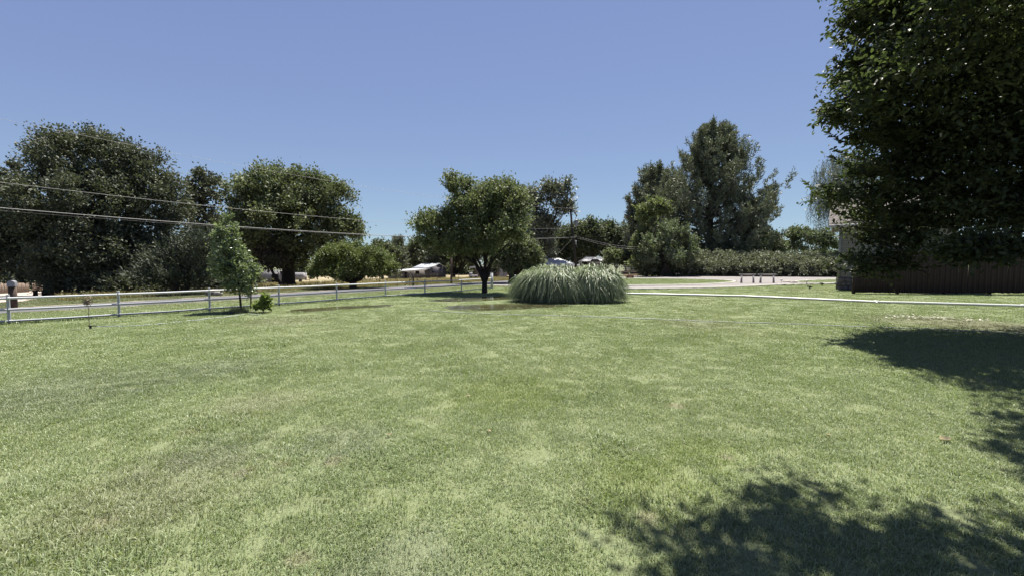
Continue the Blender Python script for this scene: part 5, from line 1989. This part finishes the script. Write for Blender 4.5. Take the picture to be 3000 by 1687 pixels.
# tan shed with open door
SY = 86.0
p = on(1425, SY)
shed = thing('shed', p, 'tan shed with a dark open doorway behind the elm trunk', 'shed')
X = lambda x: at(x, 774, SY).x
Zp = lambda y: at(0, y, SY).z
M_TAN = plain('tan_stucco', (0.198, 0.139, 0.113), (0.161, 0.113, 0.091), 1.5, .9)
g0 = p.z - .2
mb = MB()
prof = [(1393, 781.5), (1432, 779), (1461, 779), (1461, 0), (1456, 0), (1456, 785), (1435, 785), (1435, 0), (1393, 0)]
V = [(X(x), SY, Zp(y) if y else g0) for x, y in prof]
V += [(v[0], SY + .2, v[2]) for v in V]
n = len(prof)
mb.add(V, [(0, 1, 6, 7, 8), (1, 2, 3, 4, 5, 6), (17, 16, 15, 10, 9), (15, 14, 13, 12, 11, 10)] + [(i, i + n, (i + 1) % n + n, (i + 1) % n) for i in range(n)])
mb.build('wall', M_TAN, shed)
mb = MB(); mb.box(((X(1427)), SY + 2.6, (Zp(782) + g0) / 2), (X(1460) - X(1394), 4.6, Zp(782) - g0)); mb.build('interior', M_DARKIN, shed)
mb = MB(); mb.bar((X(1434) - .05, SY - .03, Zp(785) + .03), (X(1457), SY - .03, Zp(785) + .03), .08, .12); mb.box((X(1434.4), SY - .03, (Zp(785) + g0) / 2), (.12, .08, Zp(785) - g0)); mb.build('door_frame', M_FASC, shed)
mb = MB(); a, c_ = Vector((X(1376), SY + 2, Zp(784.0))), Vector((X(1425), SY + 2, Zp(780.3))); mb.bar(a, c_, 4.6, .32); mb.build('porch_roof', M_TINR, shed)
mb = MB(); mb.box((X(1446), SY + 2, Zp(778.3)), (X(1464) - X(1425), 4.9, .16)); mb.build('roof', M_WOOD, shed)
for x in (1380, 1391):
    mb = MB(); mb.box((X(x), SY - .1, (Zp(786) + g0) / 2), (.14, .14, Zp(785.5) - g0)); mb.build('porch_post', M_WOOD, shed)
for i in range(4):
    z = g0 + .4 + i * .36
    mb = MB(); mb.tube([(X(1437), SY - .2, z), (X(1455), SY - .2, z)], .03, 6); mb.build('gate_bar', M_GALV, shed)
p = on(1472, 84)
sc_ = thing('canvas_screen', p, 'pale mottled sheet hanging beside the tan shed under the low tree', 'screen')
M_CANV = plain('pale_canvas', (0.337, 0.329, 0.344), (0.220, 0.212, 0.234), .9, .9)
w0, w1 = at(1463, 774, 84).x, at(1485, 774, 84).x
zt = at(0, 784, 84).z
V, Fc = [], []
for j in range(2):
    for i in range(9):
        t = i / 8
        for k_ in range(2):
            V.append((w0 + (w1 - w0) * t, 84 + .09 * math.sin(i * 1.9) + k_ * .03, (zt - .12 * math.sin(math.pi * t)) if j else p.z + .1))
for i in range(8):
    a_, b_ = i * 2, 18 + i * 2
    Fc += [(a_, a_ + 2, b_ + 2, b_), (a_ + 1, b_ + 1, b_ + 3, a_ + 3)]
raw_mesh('sheet', V, Fc, M_CANV, sc_, True)
for x in (w0 - .06, w1 + .06):
    mb = MB(); mb.tube([(x, 84, p.z - .1), (x, 84, zt + .1)], .04, 6); mb.build('post', M_TPOST, sc_)
p = on(1387, 80)
r = thing('trailer', p, 'small pale flat trailer parked at the tan shed porch', 'trailer')
mb = MB(); mb.box(p + Vector((0, 0, .55)), (1.6, 1.1, .35)); mb.box(p + Vector((-.5, 0, .95)), (.5, .9, .5)); mb.build('body', M_CANV, r)
for s in (-.45, .5):
    mb = MB(); mb.tube([p + Vector((s, -.6, .25)), p + Vector((s, -.42, .25))], .25, 12); mb.build('wheel', M_BLACK, r)

# white hip roof house
HY = 80.0
p = on(1632, HY)
wh = thing('house', p, 'low house with broad white hip roof and green chimney behind the pampas grass', 'house')
X = lambda x: at(x, 774, HY).x
Zp = lambda y: at(0, y, HY).z
M_WROOF = plain('white_roof', (0.439, 0.439, 0.439), (0.381, 0.381, 0.388), 1.2, .85, bump=.2)
M_WALLP = plain('pale_wall', (0.249, 0.234, 0.220), (0.205, 0.190, 0.183), 2, .9)
g0 = p.z - .2
mb = MB(); mb.box(((X(1580) + X(1690)) / 2, HY + 4, (g0 + Zp(777)) / 2), (X(1690) - X(1580), 7.2, Zp(777) - g0)); mb.build('wall', M_WALLP, wh)
mb = MB()
e = [(X(1572), HY - .5, Zp(775)), (X(1697), HY - .5, Zp(778)), (X(1697) + .6, HY + 8.6, Zp(778)), (X(1572) - .1, HY + 8.6, Zp(775))]
rg = [(X(1586), HY + 3.9, at(0, 756.5, HY + 3.9).z), (X(1646), HY + 3.9, at(0, 757, HY + 3.9).z)]
low = [(x, y, z - .14) for x, y, z in e]
mb.add(e + rg + low, [(0, 1, 5, 4), (1, 2, 5), (2, 3, 4, 5), (3, 0, 4), (0, 6, 7, 1), (1, 7, 8, 2), (2, 8, 9, 3), (3, 9, 6, 0), (9, 8, 7, 6)])
mb.build('roof', M_WROOF, wh)
mb = MB(); c_ = at(1580, 757, HY + 2); mb.box(c_ + Vector((0, 0, -.45)), (.75, .75, 2.0)); mb.box(c_ + Vector((0, 0, .6)), (.85, .85, .12)); mb.build('chimney', plain('mossy_block', (0.110, 0.117, 0.081), (0.081, 0.088, 0.059), 3, .9), wh)
mb = MB(); c_ = at(1599, 752.5, HY + 4.2); mb.box(c_ + Vector((0, 0, -.1)), (.95, .9, .6)); mb.tube([c_ + Vector((.45, 0, .1)), c_ + Vector((.45, 0, .55))], .1, 7); mb.build('roof_cooler', M_GALV, wh)
for x in (1600, 1640, 1670):
    mb = MB(); mb.box((X(x), HY + .39, Zp(786)), (1.0, .06, .8)); mb.build('window', M_DARKIN, wh)

# gazebo with metal roof
GY = 92.0
p = on(1738, GY)
gz_ = thing('gazebo', p, 'dark-sided gazebo with a peaked grey metal roof beside the utility pole', 'gazebo')
X = lambda x: at(x, 774, GY).x
Zp = lambda y: at(0, y, GY).z
g0 = p.z - .2
M_GROOF = metal_mat('gazebo_tin', (0.066, 0.066, 0.073), (0.055, 0.055, 0.062), 9, 0, .45, .4)
mb = MB()
e = [(X(1702), GY - .6, Zp(766.5)), (X(1786), GY - .6, Zp(765.5)), (X(1786), GY + 5, Zp(765.5)), (X(1702), GY + 5, Zp(766.5))]
rg = [(X(1722), GY + 2.2, at(0, 753.5, GY + 2.2).z), (X(1775), GY + 2.2, at(0, 753.5, GY + 2.2).z)]
low = [(x, y, z - .1) for x, y, z in e]
mb.add(e + rg + low, [(0, 1, 5, 4), (1, 2, 5), (2, 3, 4, 5), (3, 0, 4), (0, 6, 7, 1), (1, 7, 8, 2), (2, 8, 9, 3), (3, 9, 6, 0), (9, 8, 7, 6)])
mb.build('roof', M_GROOF, gz_)
mb = MB()
pk = (X(1742), GY - .1, at(0, 754, GY).z)
mb.add([(X(1728), GY - .75, Zp(766)), (X(1757), GY - .75, Zp(766)), pk, (X(1742), GY + 2.0, at(0, 753.8, GY + 2).z - .05)], [(0, 1, 2), (0, 2, 3), (1, 3, 2), (0, 3, 1)])
mb.build('porch_gable', M_GROOF, gz_)
mb = MB(); mb.box(((X(1708) + X(1780)) / 2, GY + 2.2, (g0 + Zp(767.5)) / 2), (X(1780) - X(1708), 4.2, Zp(767.5) - g0)); mb.build('wall', plain('dark_boards', (0.033, 0.028, 0.026), (0.022, 0.019, 0.018), 3, .9), gz_)
for x in (1705, 1723, 1742, 1762, 1783):
    mb = MB(); mb.box((X(x), GY - .35, (g0 + Zp(767)) / 2), (.14, .14, Zp(767) - g0)); mb.build('post', M_WOOD, gz_)

# white shed beyond the drive
p = on(1870, 90)
r = thing('white_shed', p, 'small white shed under the trees behind the dark low wall', 'shed')
mb = MB(); mb.box(p + Vector((0, 2, 1.5)), (3.0, 3, 3.1)); mb.build('wall', M_CANV, r)
mb = MB(); mb.bar(p + Vector((-1.9, 1.8, 3.15)), p + Vector((1.8, 1.8, 3.35)), 3.8, .14); mb.build('roof', M_WROOF, r)
mb = MB(); mb.box(p + Vector((-.6, .48, 1.6)), (.9, .06, .9)); mb.build('window', M_DARKIN, r)

# low dark wall with mesh fence on top, across the road
M_BRN = plain('dark_brown_block', (0.062, 0.044, 0.037), (0.044, 0.031, 0.026), 1.5, .95, bump=.4)
a, c_ = on(1790, 74), on(1955, 80)
lw = thing('low_wall', a, 'low dark brown block wall with wire mesh on top across the road', 'wall')
mb = MB(); mb.bar(a + Vector((0, 0, .35)), c_ + Vector((0, 0, .35)), .3, .9); mb.build('blocks', M_BRN, lw)
mb = MB(); mb.bar(a + Vector((0, 0, .83)), c_ + Vector((0, 0, .83)), .36, .06); mb.build('coping', M_MORT, lw)
for i in range(9):
    q0 = a.lerp(c_, (i + .3) / 9); mb = MB(); mb.tube([q0 + Vector((0, 0, .85)), q0 + Vector((0, 0, 1.75))], .035, 6); mb.build('mesh_post', M_GALV, lw)
for z in (1.1, 1.4, 1.72):
    mb = MB(); mb.tube([a + Vector((0, 0, z)), c_ + Vector((0, 0, z))], .015, 4); mb.build('mesh_wire', M_GALV, lw)
bank = [on(1740, 67), on(1800, 68.5), on(1960, 74), on(1975, 77.5), on(1785, 72)]
sheet('dirt_bank', dense(bank, 1.0, .1), .016, M_DIRT)
a, c_ = on(1780, 69.5), on(1950, 75.5)
tl = thing('timber_edge', a, 'long sunlit timber edging along the dirt bank across the road', 'edging')
for i in range(6):
    p0_, p1_ = a.lerp(c_, i / 6 + .004), a.lerp(c_, (i + 1) / 6 - .004)
    mb = MB(); mb.bar(p0_ + Vector((0, 0, .12)), p1_ + Vector((0, 0, .12)), .2, .34); mb.build('timber', plain('straw_timber', (0.220, 0.168, 0.110), (0.168, 0.124, 0.081), 2, .9) if i == 0 else bpy.data.materials['straw_timber'], tl)

# grey metal building glimpsed under the walnut
p = on(790, 88)
gsd = thing('metal_building', p, 'grey ribbed metal building glimpsed under the walnut branches', 'building')
wx = at(825, 774, 88).x - at(750, 774, 88).x
mb = MB(); mb.box(p + Vector((0, 2, 1.1)), (wx, 4, 2.6)); mb.build('wall', metal_mat('grey_ribs', (0.220, 0.220, 0.234), (0.190, 0.190, 0.205), 5, 0, .6, .1), gsd)
mb = MB(); mb.box(p + Vector((0, 2, 2.48)), (wx + .4, 4.4, .12)); mb.build('roof', M_TINR, gsd)
mb = MB(); mb.box(p + Vector((wx * .2, -.04, .9)), (1.4, .08, 1.9)); mb.build('door', M_DARKIN, gsd)
p = on(868, 88)
r = thing('parked_trailer', p, 'pale box trailer glimpsed right of the walnut trunk', 'trailer')
mb = MB(); mb.box(p + Vector((0, 1, 1.25)), (2.4, 1.8, 1.5)); mb.build('body', M_CANV, r)
for s in (-.7, .7):
    mb = MB(); mb.tube([p + Vector((s, .0, .32)), p + Vector((s, .22, .32))], .32, 12); mb.build('wheel', M_BLACK, r)
mb = MB(); mb.bar(p + Vector((1.2, 1, .5)), p + Vector((2.2, 1, .45)), .1, .1); mb.build('hitch', M_TPOST, r)

# ------------------------------------------------------------------ fallen leaves and litter on the lawn
M_DEAD = leaf_mat('fallen_leaf_tan', (0.249, 0.212, 0.124), (0.190, 0.154, 0.088), (0.293, 0.256, 0.146), .15)
labs = ['curled tan fallen leaf lying in the middle of the open lawn', 'dry brown leaf lying beside the dark grass streak', 'tan fallen leaf lying near the bright yellow-green patch',
        'largest pale curled leaf lying inside the tree shade fringe', 'pale fallen leaf lying just outside the tree shade']
for i, ((x, y), L_) in enumerate(zip(((1372, 1166), (1140, 1280), (1433, 1270), (2768, 1295), (2427, 1281)), (.09, .07, .07, .11, .06))):
    p = hit(x, y)
    an = rng.random() * 3
    d_ = Vector((math.cos(an) * .95, math.sin(an) * .3, .1)); s_ = Vector((-d_.y, d_.x, 0)).normalized()
    V, n_ = [], 6
    for j in range(n_ + 1):
        t = j / n_
        w = L_ * .32 * math.sin(math.pi * min(.97, t * .94 + .03)) + .002
        c_ = p + d_ * (L_ * (t - .5)) + Vector((0, 0, .022 + .05 * (2 * t - 1) ** 2 * L_ * 3))
        V += [c_ + s_ * w + Vector((0, 0, w * .7)), c_, c_ - s_ * w + Vector((0, 0, w * .5))]
    Fc = []
    for j in range(n_):
        b_ = j * 3
        Fc += [(b_, b_ + 1, b_ + 4, b_ + 3), (b_ + 1, b_ + 2, b_ + 5, b_ + 4)]
    o = raw_mesh('fallen_leaf', V, Fc, M_DEAD, None, True, rnd=np.full(len(Fc), rng.random()), origin=p)
    tag(o, labs[i], 'leaf', 'fallen leaves on the lawn')
# pale chips on the muddy patch
n = 120
px = np.concatenate([rng.uniform(2580, 2900, n), rng.uniform(2620, 2780, 80)])
py = 925 + (px - 2580) * .045 + rng.normal(0, 3.5, len(px))
V = []
for x, y in zip(px, py):
    p = hit(x, y)
    l_ = rng.uniform(.02, .07)
    an = rng.random() * 6.28
    a_, s_ = Vector((math.cos(an), math.sin(an), rng.normal(0, .2))) * l_, Vector((-math.sin(an), math.cos(an), 0)) * l_ * .4
    p = p + Vector((0, 0, .03))
    V += [p - a_, p + s_, p + a_, p - s_]
o = raw_mesh('wood_chips', V, np.arange(len(V)).reshape(-1, 4), plain('pale_chips', (0.403, 0.381, 0.322), (0.329, 0.307, 0.256), 9, .8))
tag(o, 'pale chips and litter strewn over the muddy lawn patch', 'litter', None, 'stuff')

tri = sum(len(o.data.loops) - 2 * len(o.data.polygons) for o in bpy.data.objects if o.type == 'MESH')
print('triangles', tri, 'objects', len(SC.objects))
